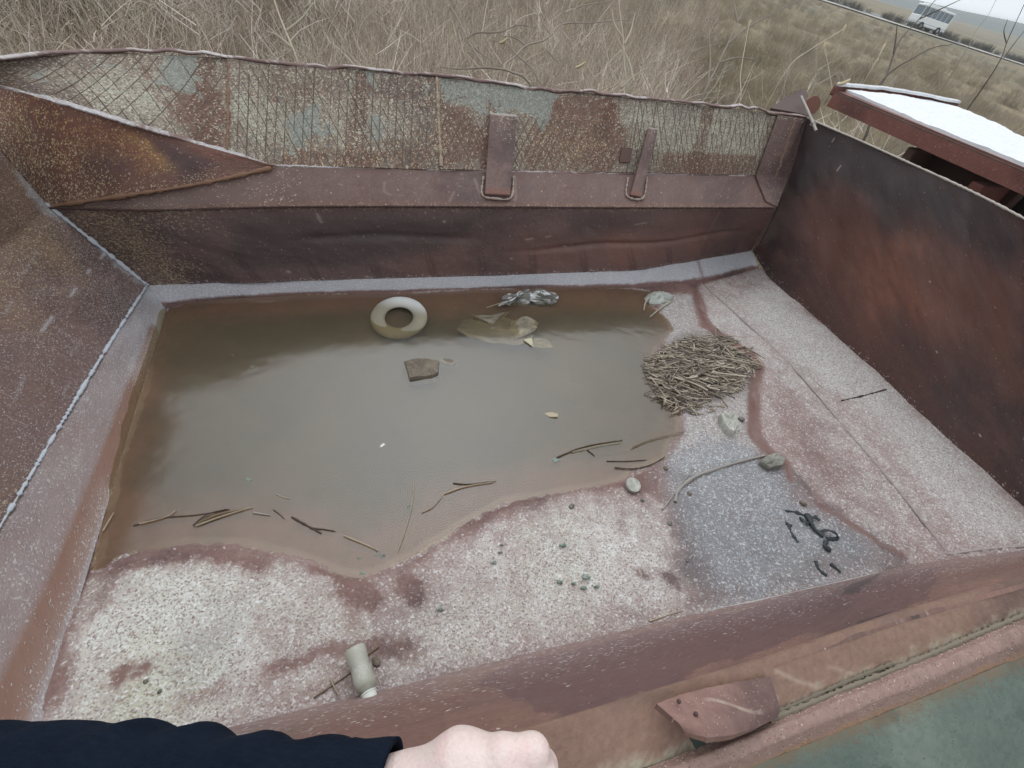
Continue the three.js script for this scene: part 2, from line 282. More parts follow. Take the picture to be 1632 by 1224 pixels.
  const filmL = M().poly([[100, 1160], [150, 960], [250, 930], [370, 960], [392, 1030], [340, 1110], [480, 1110], [330, 1160], [90, 1240]]).poly([[700, 900], [800, 840], [960, 800], [1050, 830], [1080, 940], [960, 1000], [760, 1050], [620, 1085], [660, 980]], 0.9).poly([[170, 905], [330, 890], [450, 892], [480, 930], [330, 930], [170, 950]], 0.7).poly([[400, 930], [560, 940], [600, 1000], [540, 1060], [420, 1040]], 0.35).done(0.05);
  const moss = M().poly([[110, 1150], [140, 1020], [260, 960], [330, 1000], [260, 1090], [420, 1120], [560, 1090], [330, 1160], [90, 1240]]).done(0.07);
  const pile = M().poly([[1040, 560], [1120, 530], [1200, 575], [1190, 610], [1130, 645], [1050, 630]]).done(0.03);
  return (u, v, fu, fv, o) => {
    const wx = (bil(F2, u / 0.5, v / 0.5) - 0.5) * 0.05 + (bil(F4, u / 0.3, v / 0.3) - 0.5) * 0.028, wy = (bil(F2, u / 0.5 + 0.5, v / 0.5 + 0.2) - 0.5) * 0.05 + (bil(F4, u / 0.3 + 0.4, v / 0.3) - 0.5) * 0.028;
    const a = fu + wx / 3.7, b = fv + wy / 3.1, a2 = fu + wx * 0.3 / 3.7, b2 = fv + wy * 0.3 / 3.1;
    const n1 = bil(F1, u / 0.8, v / 0.8), n2 = bil(F2, u / 0.3, v / 0.3), n4 = bil(F4, u / 0.2, v / 0.2), n5 = bil(F5, u / 1.6, v / 1.6), n3 = bil(F3, u / 0.34, v / 0.34);
    rust(o, u, v, [84, 62, 60], [116, 84, 78], [128, 98, 86], 0.7);
    const w = water(a2, b2), dp = deep(a, b);
    if (w > 0.3) { // silt over the steel, thicker away from the shore
      mixTo(o, [124, 90, 82], 0.4); const silt = clamp(dp * 1.1 - 0.1 + (n2 - 0.5) * 0.3);
      mixTo(o, [lerp(66, 84, n1), lerp(59, 74, n1), lerp(46, 58, n1)], silt * 0.95);
      const g = (n4 - 0.5) * 8; o[0] += g; o[1] += g; o[2] += g; o[3] = 0.4 + 0.1 * n2; o[4] = 0.9;
    }
    const dry = clamp(1 - w * 1.6), ch = chan(a2, b2);
    if (dry > 0) {
      const cr_ = cream(a, b), gr = grey(a + (n1 - 0.5) * 0.025, b + (n2 - 0.5) * 0.02), is = isle(a2, b2), ri = right(a2, b2), ls = leftStrip(a, b), fs = frontStrip(a2, b2), ba = Math.min(1, bare(a, b) * 1.7), th = thaw(a, b), rm = ringMark(a, b), tr = tracks(a, b), rb = rightBare(a, b), fr = farRight(a, b), dk = dark(a2, b2);
      if (gr > 0.02) mixTo(o, [lerp(104, 128, n3), lerp(110, 132, n3), lerp(115, 136, n3)], clamp(gr * 1.1) * 0.85 * dry);
      if (is > 0.02) mixTo(o, [124, 124, 126], is * 0.55 * dry);
      const fl = filmL(a, b), pat = clamp(0.06 + 0.6 * fl + 0.75 * (n5 - 0.5) + 0.7 * (n3 - 0.42)); let dust = cr_ * pat * (1 - 0.95 * ba) * (1 - 0.5 * th) * (1 - 0.5 * tr) + rm * 0.4 * cr_ + ls * 0.3;
      mixTo(o, [156, 138, 131], cr_ * 0.6 * dry * (1 - ba)); const warm_ = ss(0.3, 0.7, n1); const ms = moss(a, b); const tint = [lerp(204, 192, warm_) - ms * 14, lerp(198, 188, warm_) - ms * 10, lerp(192, 174, warm_) - ms * 26];
      mixTo(o, tint, clamp(dust) * dry);
      if (ri > 0.02) { mixTo(o, [138, 108, 102], ri * 0.5 * (1 - fr) * (1 - ch) * dry); mixTo(o, [166, 161, 160], ri * clamp(0.1 + 0.8 * (n5 - 0.3) + 0.5 * (n3 - 0.4)) * (1 - 0.8 * rb) * (1 - ch) * dry); } if (fr > 0.02) mixTo(o, [176, 174, 172], fr * 0.6 * dry);
      let den = cr_ * (0.3 + 0.6 * pat * (0.4 + n2)) * (1 - 0.85 * ba) * (1 - 0.45 * th) * (1 - 0.4 * tr);
      den = Math.max(den, gr * (0.3 + 0.35 * n2), is * (0.6 + 0.3 * n2), ri * (0.25 + 0.55 * n3 + 0.25 * fr) * (1 - 0.5 * rb), ls * 0.75, fs * 0.7, rm * cr_ * 0.8);
      den *= dry * (1 - ch * 1.3) * (1 - dk); if (w > 0.05 && w < 0.45 && n2 > 0.52) den = Math.max(den, 0.4);
      if (th > 0.1) mixTo(o, [128, 130, 134], th * 0.4 * dry);
      if (dk > 0.05) mixTo(o, [66, 48, 50], dk * 0.7);
      const soft = clamp(den) * (cr_ > 0.3 ? 0.3 : 0.5); mixTo(o, gr > 0.4 ? [160, 167, 176] : [lerp(200, 184, n5), lerp(192, 182, n5), lerp(188, 168, n5)], soft * (gr > 0.4 ? 0.6 : 1));
      frost(o, u, v, clamp(den) * 0.62, 0); frost(o, u + 0.37, v + 0.11, clamp(den) * 0.55, 0, null, 0.6, 0.9);
      speck(o, u + 0.21, v + 0.4, clamp(den) * 0.4, [128, 108, 102], 0.9);
    }
    if (ch > 0.1) { mixTo(o, [lerp(104, 120, n4), lerp(74, 84, n4), 72], clamp(ch * 1.4)); o[4] = lerp(o[4], 0.3, ch); o[3] = lerp(o[3], 0.25, ch); }
    if (w > 0.2 && w < 0.9) o[4] = 0.35;
    const pi = pile(a, b); if (pi > 0.02) mixTo(o, [86, 78, 70], pi * 0.7);
  };
}, 0.0035);

// sloping strips that join the floor to the walls
const backStrip = sheet('corner_strip', [
  PP(-0.012, [262, 494], [380, 480], [500, 473], [650, 470], [800, 465], [1000, 463], [1118, 458], [1212, 432]),
  PP(0.05, [235, 455], [380, 450], [500, 447], [650, 443], [800, 439], [1020, 430], [1116, 414], [1199, 400])], { nu: 200, nv: 10, relief: dent(0.006, 0.6) }, [2048, 128], (s) => {
  const melt = new Mask(s, 512, 32).line([[800, 462], [830, 458], [880, 458], [900, 464]], 0.05).line([[1118, 456], [1200, 424]], 0.012, 0.8).line([[1112, 414], [1124, 455]], 0.014, 0.8).done(0.004);
  return (u, v, fu, fv, o) => { rust(o, u, v, [82, 60, 58], [112, 80, 75], [124, 92, 82]); const n = bil(F2, u / 0.3, v / 0.3); const sh = ss(0.24 + 0.12 * (n - 0.5), 0.42 + 0.15 * (n - 0.5), fv) * (1 - melt(fu, fv)); mixTo(o, [206, 214, 226], sh * 0.72); frost(o, u, v, sh * (0.6 + 0.35 * n), 0, null, 0.8); };
}, 0.004, 'narrow strip along the back wall, white with frost');
const leftStripS = sheet('corner_strip', [
  [P(266, 494, -0.015), P(220, 640, -0.012), P(180, 775, -0.004), P(128, 950, 0.0105), P(70, 1140, 0.0115), P(31, 1270, 0.0115)],
  [P(240, 462, 0.046), P(178, 575, 0.046), P(115, 700, 0.046), P(38, 850, 0.046), P(-60, 1030, 0.046), P(-130, 1160, 0.046)],
  [P(235, 455, 0.05), P(165, 565, 0.05), P(90, 690, 0.05), P(0, 841, 0.05), P(-110, 1020, 0.05), P(-190, 1150, 0.05)]], { nu: 160, nv: 30, flip: true, relief: dent(0.01, 0.5) }, [1024, 256], (s) => {
  const bareL = new Mask(s, 512, 64).line([[245, 530], [190, 690], [120, 880], [20, 1120], [-40, 1260]], 0.05).done(0.012);
  const dense = new Mask(s, 512, 64).line([[268, 492], [262, 505], [215, 600]], 0.05).line([[238, 458], [262, 482]], 0.09).line([[170, 780], [140, 880], [80, 1080], [40, 1210]], 0.035, 0.75).done(0.02);
  return (u, v, fu, fv, o) => { rust(o, u, v, [86, 66, 64], [116, 90, 84], [128, 100, 88]); const n = bil(F2, u / 0.3, v / 0.3), b = Math.min(1, bareL(fu + (n - 0.5) * 0.02, fv) * 1.5), d = dense(fu, fv + (n - 0.5) * 0.1); const far = ss(0.5, 0.0, fu);
    mixTo(o, [122, 84, 66], b * 0.75); const den = clamp((0.16 + 0.24 * n + far * 0.2) * (1 - b * 0.9) + d * 0.5); mixTo(o, [182, 186, 194], den * 0.6 + (0.12 + far * 0.2) * (1 - b)); frost(o, u, v, den, 0, null, 0.75, 0.8); };
}, 0.004, 'rounded rusty strip at the foot of the left ramp');

// back wall: a dark upright band, a paler band leaning out, a ledge, then tread plate
const lowerS = sheet('lower_wall_band', [
  PP(0.05, [235, 455], [380, 450], [500, 447], [650, 443], [820, 438], [1020, 430], [1116, 414], [1199, 400]),
  [P(80, 330, 0.345), P(235, 334, 0.355), P(430, 329, 0.36), P(600, 328, 0.365), P(820, 329, 0.37), P(1000, 330, 0.375), P(1125, 330, 0.375), P(1237, 331, 0.372)]], { nu: 240, nv: 60, relief: (u, v) => dent(0.018, 1.1, 0.3)(u, v) + (bil(F1, u / 1.7, v / 0.9) - 0.5) * 0.012 - 0.011 * Math.exp(-(((v - 0.135 - 0.035 * ss(1.6, 2.9, u) - 0.012 * Math.sin(u * 7)) / 0.014) ** 2)) * ss(1.45, 1.9, u) * ss(3.05, 2.7, u) - 0.008 * Math.exp(-(((v - 0.2 + 0.01 * Math.sin(u * 5)) / 0.02) ** 2)) * ss(0.55, 0.8, u) * ss(1.5, 1.2, u) }, [2048, 320], (s) => {
  const lich = new Mask(s, 512, 96).poly([[80, 325], [330, 330], [300, 380], [260, 400], [300, 425], [280, 448], [235, 458]]).done(0.05);
  const rusty = new Mask(s, 512, 96).poly([[560, 430], [760, 380], [1000, 345], [1240, 335], [1190, 400], [1000, 425], [700, 440]]).done(0.08);
  const warm = new Mask(s, 512, 96).poly([[850, 386], [980, 372], [1120, 360], [1110, 400], [1000, 424], [860, 430]]).done(0.05);
  const darkBlots = new Mask(s, 512, 96).line([[840, 384], [920, 376], [1010, 366], [1140, 360]], 0.02).line([[700, 384], [760, 376]], 0.03, 0.6).poly([[380, 350], [640, 345], [760, 350], [700, 400], [560, 425], [360, 430]], 0.7).poly([[900, 340], [1060, 340], [1000, 360], [920, 372]], 0.6).done(0.025);  // darker lines and patches, one of them along the buckled dent
  const seam = new Mask(s, 1024, 192).line([[1118, 392], [1135, 360], [1148, 333]], 0.01).done(0.004);
  const scr = new Mask(s, 1024, 192).line([[505, 340], [512, 355]], 0.008).line([[1012, 358], [1030, 355]], 0.008).line([[838, 382], [850, 380]], 0.008).line([[870, 378], [878, 376]], 0.008).spot(708, 353, 0.006).spot(815, 412, 0.006).spot(900, 392, 0.007).spot(460, 433, 0.008).done(0.002);
  return (u, v, fu, fv, o) => {
    rust(o, u, v, [78, 62, 62], [102, 80, 77], [114, 86, 78], 0.6); const n = bil(F2, u / 0.3, v / 0.3), n1 = bil(F1, u / 0.5, v / 1.1), st = bil(F2, u / 0.25, v / 2.2);
    mixTo(o, [118, 78, 66], rusty(fu, fv) * (0.25 + 0.5 * n1)); mixTo(o, [132, 88, 76], warm(fu, fv) * 0.55 * (0.5 + n1)); mixTo(o, [56, 46, 48], darkBlots(fu + (n - 0.5) * 0.01, fv + (n - 0.5) * 0.06) * 0.75); mixTo(o, [62, 46, 46], ss(0.55, 0.8, st) * 0.35);
    const l = lich(fu + (n - 0.5) * 0.06, fv + (n1 - 0.5) * 0.2); if (l > 0.05) { mixTo(o, [120, 94, 72], l * 0.5 * n1); speck(o, u, v, l * (0.2 + 0.45 * n1), [178, 162, 128]); }
    speck(o, u, v, 0.012, [150, 130, 118]); mixTo(o, [140, 104, 88], seam(fu, fv) * 0.5); mixTo(o, [168, 150, 140], scr(fu, fv) * 0.8);
    const fl = ss(0.9, 0.985, fv + (n - 0.5) * 0.06); if (fl > 0) { mixTo(o, [126, 92, 76], fl * 0.4); speck(o, u, v, fl * 0.18, [180, 160, 140]); }
    if (fv < 0.05) frost(o, u, v, 0.4 * (1 - fv / 0.05)); o[4] = 0.5 + 0.25 * n;
  };
}, 0.003, 'dark rusty lower band of the back wall');
const upperS = sheet('upper_wall_band', [
  [P(80, 330, 0.345), P(235, 334, 0.355), P(335, 331, 0.358), P(430, 329, 0.36), P(600, 328, 0.365), P(770, 329, 0.37), P(1000, 330, 0.375), P(1237, 331, 0.372)],
  [P(82, 326, 0.352), P(210, 311, 0.39), P(330, 292, 0.425), P(430, 267, 0.457), P(580, 268, 0.46), P(770, 273, 0.46), P(1000, 277, 0.46), P(1258, 282, 0.455)]], { nu: 160, nv: 20, relief: dent(0.008, 0.9, 0.7) }, [2048, 192], (s) => {
  const left = new Mask(s, 512, 64).poly([[60, 330], [430, 335], [460, 262], [330, 285], [150, 312]]).done(0.06);
  const scr = new Mask(s, 1024, 128).line([[613, 290], [612, 306], [624, 311]], 0.004).line([[633, 312], [642, 311]], 0.004).line([[716, 322], [724, 305]], 0.004).spot(570, 280, 0.0035).spot(736, 277, 0.0035).spot(900, 296, 0.0035).line([[756, 285], [768, 316], [822, 318], [820, 280]], 0.012, 0.5).spot(1160, 315, 0.0035).spot(1205, 313, 0.0035).spot(450, 278, 0.0035).spot(460, 296, 0.0035).spot(449, 315, 0.0035).spot(395, 300, 0.0035).done(0.002);
  return (u, v, fu, fv, o) => {
    rust(o, u, v, [80, 58, 54], [102, 74, 68], [112, 82, 74], 0.5); const n = bil(F2, u / 0.3, v / 0.3), n1 = bil(F1, u / 0.6, v / 0.6), st = bil(F2, u / 0.3, v / 2.5);
    mixTo(o, [92, 64, 60], ss(0.5, 0.8, st) * 0.35); const l = left(fu, fv); mixTo(o, [108, 86, 78], l * 0.6); speck(o, u, v, l * 0.16 * n1 + 0.006, [190, 168, 140]);
    const low = ss(0.16, 0.02, fv + (n - 0.5) * 0.1); mixTo(o, [112, 76, 58], low * 0.6); speck(o, u, v, low * 0.12, [176, 150, 120]);
    mixTo(o, [188, 168, 158], scr(fu, fv) * 0.7); o[4] = 0.5 + 0.3 * n;
  };
}, 0.0025, 'paler band of the back wall leaning outward');

const gussetS = sheet('gusset_panel', [
  [P(-76, 148, 0.71), P(80, 330, 0.345), P(206, 313, 0.388), P(330, 293, 0.424), P(434, 268, 0.457)],
  [P(-90, 107, 0.7), P(60, 155, 0.65), P(180, 190, 0.6), P(300, 225, 0.54), P(440, 265, 0.465)]], { nu: 90, nv: 50, relief: (u, v) => (bil(F2, u / 0.9, v / 0.9) - 0.5) * 0.012 + (bil(F4, u / 0.5, v / 0.5) - 0.5) * 0.0016 }, [1024, 512], (s) => {
  const M = () => new Mask(s, 512, 256);
  const orange = M().poly([[0, 150], [90, 190], [200, 215], [235, 232], [225, 270], [140, 285], [60, 250], [0, 235]]).done(0.06);
  const dark = M().poly([[225, 215], [300, 240], [340, 255], [330, 285], [270, 285], [250, 262]]).poly([[120, 230], [190, 240], [210, 275], [170, 292], [120, 285]], 0.7).done(0.025);
  const gold = M().line([[212, 215], [222, 228], [240, 250], [252, 268]], 0.04).done(0.02);
  const lich = M().poly([[-40, 160], [20, 170], [100, 240], [150, 300], [100, 325], [60, 300], [0, 230], [-40, 200]]).line([[90, 325], [210, 310], [330, 290], [430, 268]], 0.05, 0.7).done(0.05);
  return (u, v, fu, fv, o) => {
    rust(o, u, v, [80, 56, 52], [110, 72, 62], [132, 84, 62]); const n = bil(F2, u / 0.3, v / 0.3), n1 = bil(F1, u / 0.5, v / 0.5), n4 = bil(F3, u / 0.3, v / 0.3), a = fu + (n - 0.5) * 0.07, b = fv + (n4 - 0.5) * 0.14;
    const og = orange(a, b); mixTo(o, [138, 80, 52], og * (0.25 + 0.6 * n1)); speck(o, u, v, og * 1.1 * n4, [196, 150, 90], 0.8); speck(o, u + 0.3, v, og * 0.5 * n, [110, 62, 44], 0.8); mixTo(o, [74, 54, 54], dark(a, b) * 0.8); const g = gold(a, b); mixTo(o, [168, 122, 66], g * 0.75); speck(o, u, v, g * 0.3, [204, 170, 110]);
    const l = lich(a, b); mixTo(o, [132, 112, 82], l * 0.45 * n); speck(o, u, v, l * (0.3 + 1.2 * n4 * n), [190, 178, 140], 0.8); speck(o, u, v, 0.02, [196, 178, 160]); o[4] = 0.6 + 0.3 * n;
  };
}, 0.003, 'triangular rust orange panel at the left end of the back wall');

// ledge under the tread plates, then four tread plates with raised diamond ribs
const LEDGE_B = [[-90, 106, 0.695], [0, 139, 0.665], [110, 168, 0.635], [200, 196, 0.597], [330, 234, 0.52], [432, 264, 0.462], [580, 268, 0.46], [770, 273, 0.46], [1000, 277, 0.46], [1258, 282, 0.455]];
const LEDGE_T = [[-90, 101, 0.695], [0, 133, 0.667], [110, 162, 0.637], [200, 190, 0.6], [330, 228, 0.524], [432, 259, 0.465], [580, 264, 0.463], [770, 268.5, 0.463], [1000, 272.5, 0.463], [1258, 277, 0.457]];
const ledgeS = sheet('ledge', [PP(0, ...LEDGE_B), PP(0, ...LEDGE_T)], { nu: 200, nv: 4, th: 0.004, relief: (u) => (bil(F4, u / 0.4, 0.3) - 0.5) * 0.006 }, [2048, 32], () => (u, v, fu, fv, o) => {
  rust(o, u, v, [84, 66, 62], [110, 84, 78], [120, 96, 84]); const n = bil(F3, u / 0.8, 0.2), n2 = bil(F2, u / 0.35, 0.7), k = ss(0.32, 0.55, n + (fu < 0.36 ? 0.2 : 0)); mixTo(o, [196, 198, 204], k * 0.7 * (0.5 + 0.5 * n2)); frost(o, u, v, k * 0.8);
}, 0.004, 'narrow frosted ledge below the tread plates');
const BOT = [[-90, 103, 0.695], [0, 136, 0.666], [75, 155, 0.645], [180, 187, 0.603], [365, 241, 0.5], [432, 262, 0.463], [520, 265, 0.463], [700, 270, 0.463], [850, 272, 0.463], [1000, 275, 0.463], [1130, 277.5, 0.463], [1258, 280, 0.457]];
const TOP = [[-90, 101, 0.72], [0, 97, 0.72], [75, 87, 0.72], [180, 82, 0.72], [362, 92, 0.72], [432, 100, 0.72], [520, 106, 0.72], [700, 122, 0.72], [856, 140, 0.72], [1016, 157, 0.72], [1150, 171, 0.72], [1286, 187, 0.72]];
const treadPaint = (s) => {
  const M = () => new Mask(s, 512, 160);
  const rustM = M().poly([[255, 130], [362, 150], [360, 240], [300, 225], [250, 180]]).poly([[365, 120], [600, 130], [690, 140], [690, 160], [560, 150], [400, 150]], 0.5).poly([[702, 168], [735, 172], [770, 200], [775, 268], [700, 266]]).poly([[865, 170], [900, 150], [1000, 165], [985, 270], [830, 270], [840, 210], [880, 200]]).poly([[1050, 240], [1200, 245], [1200, 280], [1040, 278]], 0.8).poly([[430, 235], [700, 240], [700, 268], [432, 262]], 0.8).poly([[190, 95], [250, 100], [240, 130], [195, 130]], 0.5).poly([[640, 195], [700, 185], [700, 230], [650, 235]], 0.5).done(0.025);
  const blue = M().spot(290, 118, 0.075).spot(470, 210, 0.06).spot(500, 185, 0.05).spot(590, 125, 0.05, 0.8).spot(590, 200, 0.06, 0.7).poly([[705, 130], [860, 140], [905, 155], [880, 185], [865, 215], [850, 185], [800, 178], [740, 165], [700, 150]]).spot(700, 120, 0.05, 0.7).spot(60, 115, 0.06, 0.5).spot(160, 100, 0.05, 0.6).spot(980, 165, 0.03, 0.7).spot(880, 264, 0.03, 0.8).done(0.035);
  const gold = M().poly([[430, 220], [700, 215], [700, 268], [440, 262]], 0.7).poly([[860, 200], [960, 195], [960, 260], [830, 262], [830, 220]]).poly([[700, 150], [760, 165], [770, 180], [700, 165]], 0.7).line([[695, 130], [705, 266]], 0.04, 0.6).done(0.03);
  const pale = M().poly([[60, 120], [260, 110], [300, 200], [160, 180]]).poly([[372, 130], [430, 130], [430, 240], [372, 235]]).poly([[1000, 160], [1240, 190], [1200, 255], [1040, 240], [1000, 200]]).poly([[430, 170], [640, 165], [680, 200], [640, 230], [430, 230]], 0.6).done(0.03);
  return (u, v, fu, fv, o) => {
    const n = bil(F2, u / 0.3, v / 0.3), n1 = bil(F1, u / 0.55, v / 0.55), n3 = bil(F3, u / 0.3, v / 0.3), n4 = bil(F4, u / 0.22, v / 0.22), a = fu + (n - 0.5) * 0.03 + (n4 - 0.5) * 0.012, b = fv + (n3 - 0.5) * 0.22;
    rust(o, u, v, [92, 76, 70], [122, 108, 96], [140, 124, 104]); const ru = rustM(a, b);
    mixTo(o, [160, 158, 142], pale(a, b) * (0.5 + 0.45 * n3)); mixTo(o, [102, 68, 56], ss(0.38, 0.6, ru + (n3 - 0.5) * 0.8 + (n4 - 0.5) * 0.3) * (0.5 + 0.45 * n1)); mixTo(o, [94, 64, 53], ss(0.6, 0.8, n1) * 0.6);
    const go = gold(a, b); speck(o, u, v, go * (0.15 + 0.5 * n3), [184, 156, 110]); speck(o, u, v, (0.1 + 0.6 * n3) * (1 - ru * 0.5), [184, 178, 156], 1.3); speck(o, u + 0.4, v + 0.2, 0.2, [84, 70, 62], 0.9); speck(o, u + 0.1, v + 0.5, 0.12 + 0.2 * ru, [124, 90, 68], 1.1); const mo = (n4 - 0.5) * 46 + (near(F4, u / 0.11, v / 0.11) - 0.5) * 26; o[0] += mo; o[1] += mo * 0.95; o[2] += mo * 0.85;
    const bl = ss(0.42, 0.58, blue(a, b) + (n3 - 0.5) * 0.7 + (n4 - 0.5) * 0.5) * 0.85; mixTo(o, [lerp(108, 138, n4), lerp(114, 142, n4), lerp(110, 134, n4)], bl * 0.85); speck(o, u, v, bl * 0.25, [166, 168, 150]); o[4] = 0.85; o[3] += bl * 0.2 * n4;
  };
};
const treadAll = new Sheet([PP(0, ...BOT), PP(0, ...TOP)], { nu: 240, nv: 40 }); treadAll.texU = treadAll.U; treadAll.texV = treadAll.Vm;
const treadTex = paint(2048, 512, treadAll.U, treadAll.Vm, treadPaint(treadAll), false), treadMat = texMat(treadTex, 0.004), ribMat = std('#594c42', 0.9);
{
  const cut = (x) => treadAll.uv(x[0], x[1])[0];
  const edges = [0, cut([364, 165]), cut([701, 196]), cut([1006, 215]), 1], labels = ['pale tread plate at the left end, widely spaced diamonds', 'pale tread plate with blue grey lichen patches', 'rust brown tread plate with worn diamonds behind the flat bar', 'pale tread plate at the right end with close diamonds'];
  for (let k = 0; k < 4; k++) {
    const u0 = edges[k] + (k ? 0.0006 : 0), u1 = edges[k + 1] - (k < 3 ? 0.0006 : 0), nu = Math.round((u1 - u0) * 240), nv = 24, lift = [0, 0.002, 0.0, 0.0015][k];
    const rows = []; for (let j = 0; j <= nv; j++) { const r = []; for (let i = 0; i <= nu; i++) r.push(treadAll.point(lerp(u0, u1, i / nu), j / nv, lift + (bil(F2, (u0 + i / nu * (u1 - u0)) * 4, j / nv * 0.4 + k * 0.3) - 0.5) * 0.012)); rows.push(r); }
    const s = new Sheet(rows, { nu, nv, th: 0.006 }); const g = s.geometry(), uv = g.attributes.uv; for (let i = 0; i < uv.count; i++) uv.setX(i, lerp(u0, u1, uv.getX(i)));
    const plate = part('tread_plate', g, treadMat, tub, labels[k]);
    // ribs: raised bars in two directions
    const R = rng(40 + k), list = [], W = s.U, Hh = s.Vm, pitch = [0.043, 0.032, 0.036, 0.03][k], lean = [0.7, 0.48, 0.5, 0.34][k];
    for (const dir of [1, -1]) for (let x = -Hh; x < W + Hh; x += pitch) {
      if (R() < (k === 2 ? 0.35 : 0.06)) continue;
      const sl = k === 1 && dir > 0 ? 0.04 : k === 3 && dir > 0 ? 0.05 : lean; const pts = []; let from = R() < 0.25 ? R() * 0.35 : 0, to = R() < 0.3 ? 1 - R() * 0.4 : 0.97;
      if (k === 2) { to = Math.min(to, 0.62); }
      for (let j = 0; j <= 8; j++) { const v = lerp(from, to, j / 8), uu = x + dir * sl * (v - 0.5) * Hh; if (uu > 0.008 && uu < W - 0.008) pts.push(s.point(uu / W, v, -0.0006)); }
      if (pts.length > 2) list.push(rod(pts, lerp(0.0014, 0.002, R()), { sides: 5, seg: pts.length * 2, wob: 0.25, seed: k * 999 + Math.round(x * 1000) }));
    }
    const ribs = part('diamond_rib', merge(list), ribMat, plate); ribs.userData.kind = 'stuff';
  }
}
// bent and torn top edge
{
  const c = new THREE.CatmullRomCurve3(TOP.map(([x, y]) => P(x, y - 1, 0.722)), false, 'centripetal'), n = 420, pos = [], idx = [];
  const kinks = [[0.14, 0.5], [0.175, 1], [0.205, 0.8], [0.3, 0.9], [0.325, 1.2], [0.41, 0.5], [0.5, 0.4], [0.565, 0.9], [0.6, 0.7], [0.65, 0.9], [0.7, 0.5], [0.82, 0.5], [0.88, 1.1], [0.91, 0.8], [0.94, 0.6]];
  for (let i = 0; i <= n; i++) {
    const t = i / n, p = c.getPointAt(t), d = c.getTangentAt(t), side = V(0, 1, 0).cross(d).normalize(); let k = 0; for (const [a, s] of kinks) k += s * Math.exp(-(((t - a) / 0.011) ** 2)) * (Math.sin(a * 900) > 0 ? 1 : -0.7);
    const w = 0.011 + 0.004 * (bil(F4, t * 3, 0.2) - 0.5) + 0.003 * Math.abs(k), up = (bil(F3, t * 2.3, 0.6) - 0.5) * 0.012 + k * 0.011, th = 0.0045, droop = 0.012 * Math.max(0, -k) + 0.006 * bil(F3, t * 5, 0.1);
    for (const [a, b] of [[1, -droop], [1, th], [-0.2, th * 1.6], [-1, th], [-1, -th]]) { const q = p.clone().addScaledVector(side, -a * w * 1).add(V(0, up + b, 0)); pos.push(q.x, q.y, q.z); }
  }
  for (let i = 0; i < n; i++) for (let j = 0; j < 5; j++) { const a = i * 5 + j, b = i * 5 + (j + 1) % 5; idx.push(a, b, a + 5, b, b + 5, a + 5); }
  const g = new THREE.BufferGeometry(); g.setAttribute('position', new THREE.Float32BufferAttribute(pos, 3)); g.setIndex(idx); g.computeVertexNormals();
  const col = [], n2 = rng(9); for (let i = 0; i <= n; i++) for (let j = 0; j < 5; j++) { const k = bil(F3, i / n * 6, j * 0.13) + (n2() - 0.5) * 0.25, f = j >= 1 && j <= 3 ? ss(0.4, 0.62, k) : 0; col.push(lerp(0.16, 0.46, f), lerp(0.1, 0.42, f), lerp(0.09, 0.41, f)); }
  g.setAttribute('color', new THREE.Float32BufferAttribute(col, 3));
  part('top_rim', g, new THREE.MeshStandardMaterial({ vertexColors: true, roughness: 0.75 }), tub, 'bent and torn rim strip along the top of the back wall, dusted with frost');
}

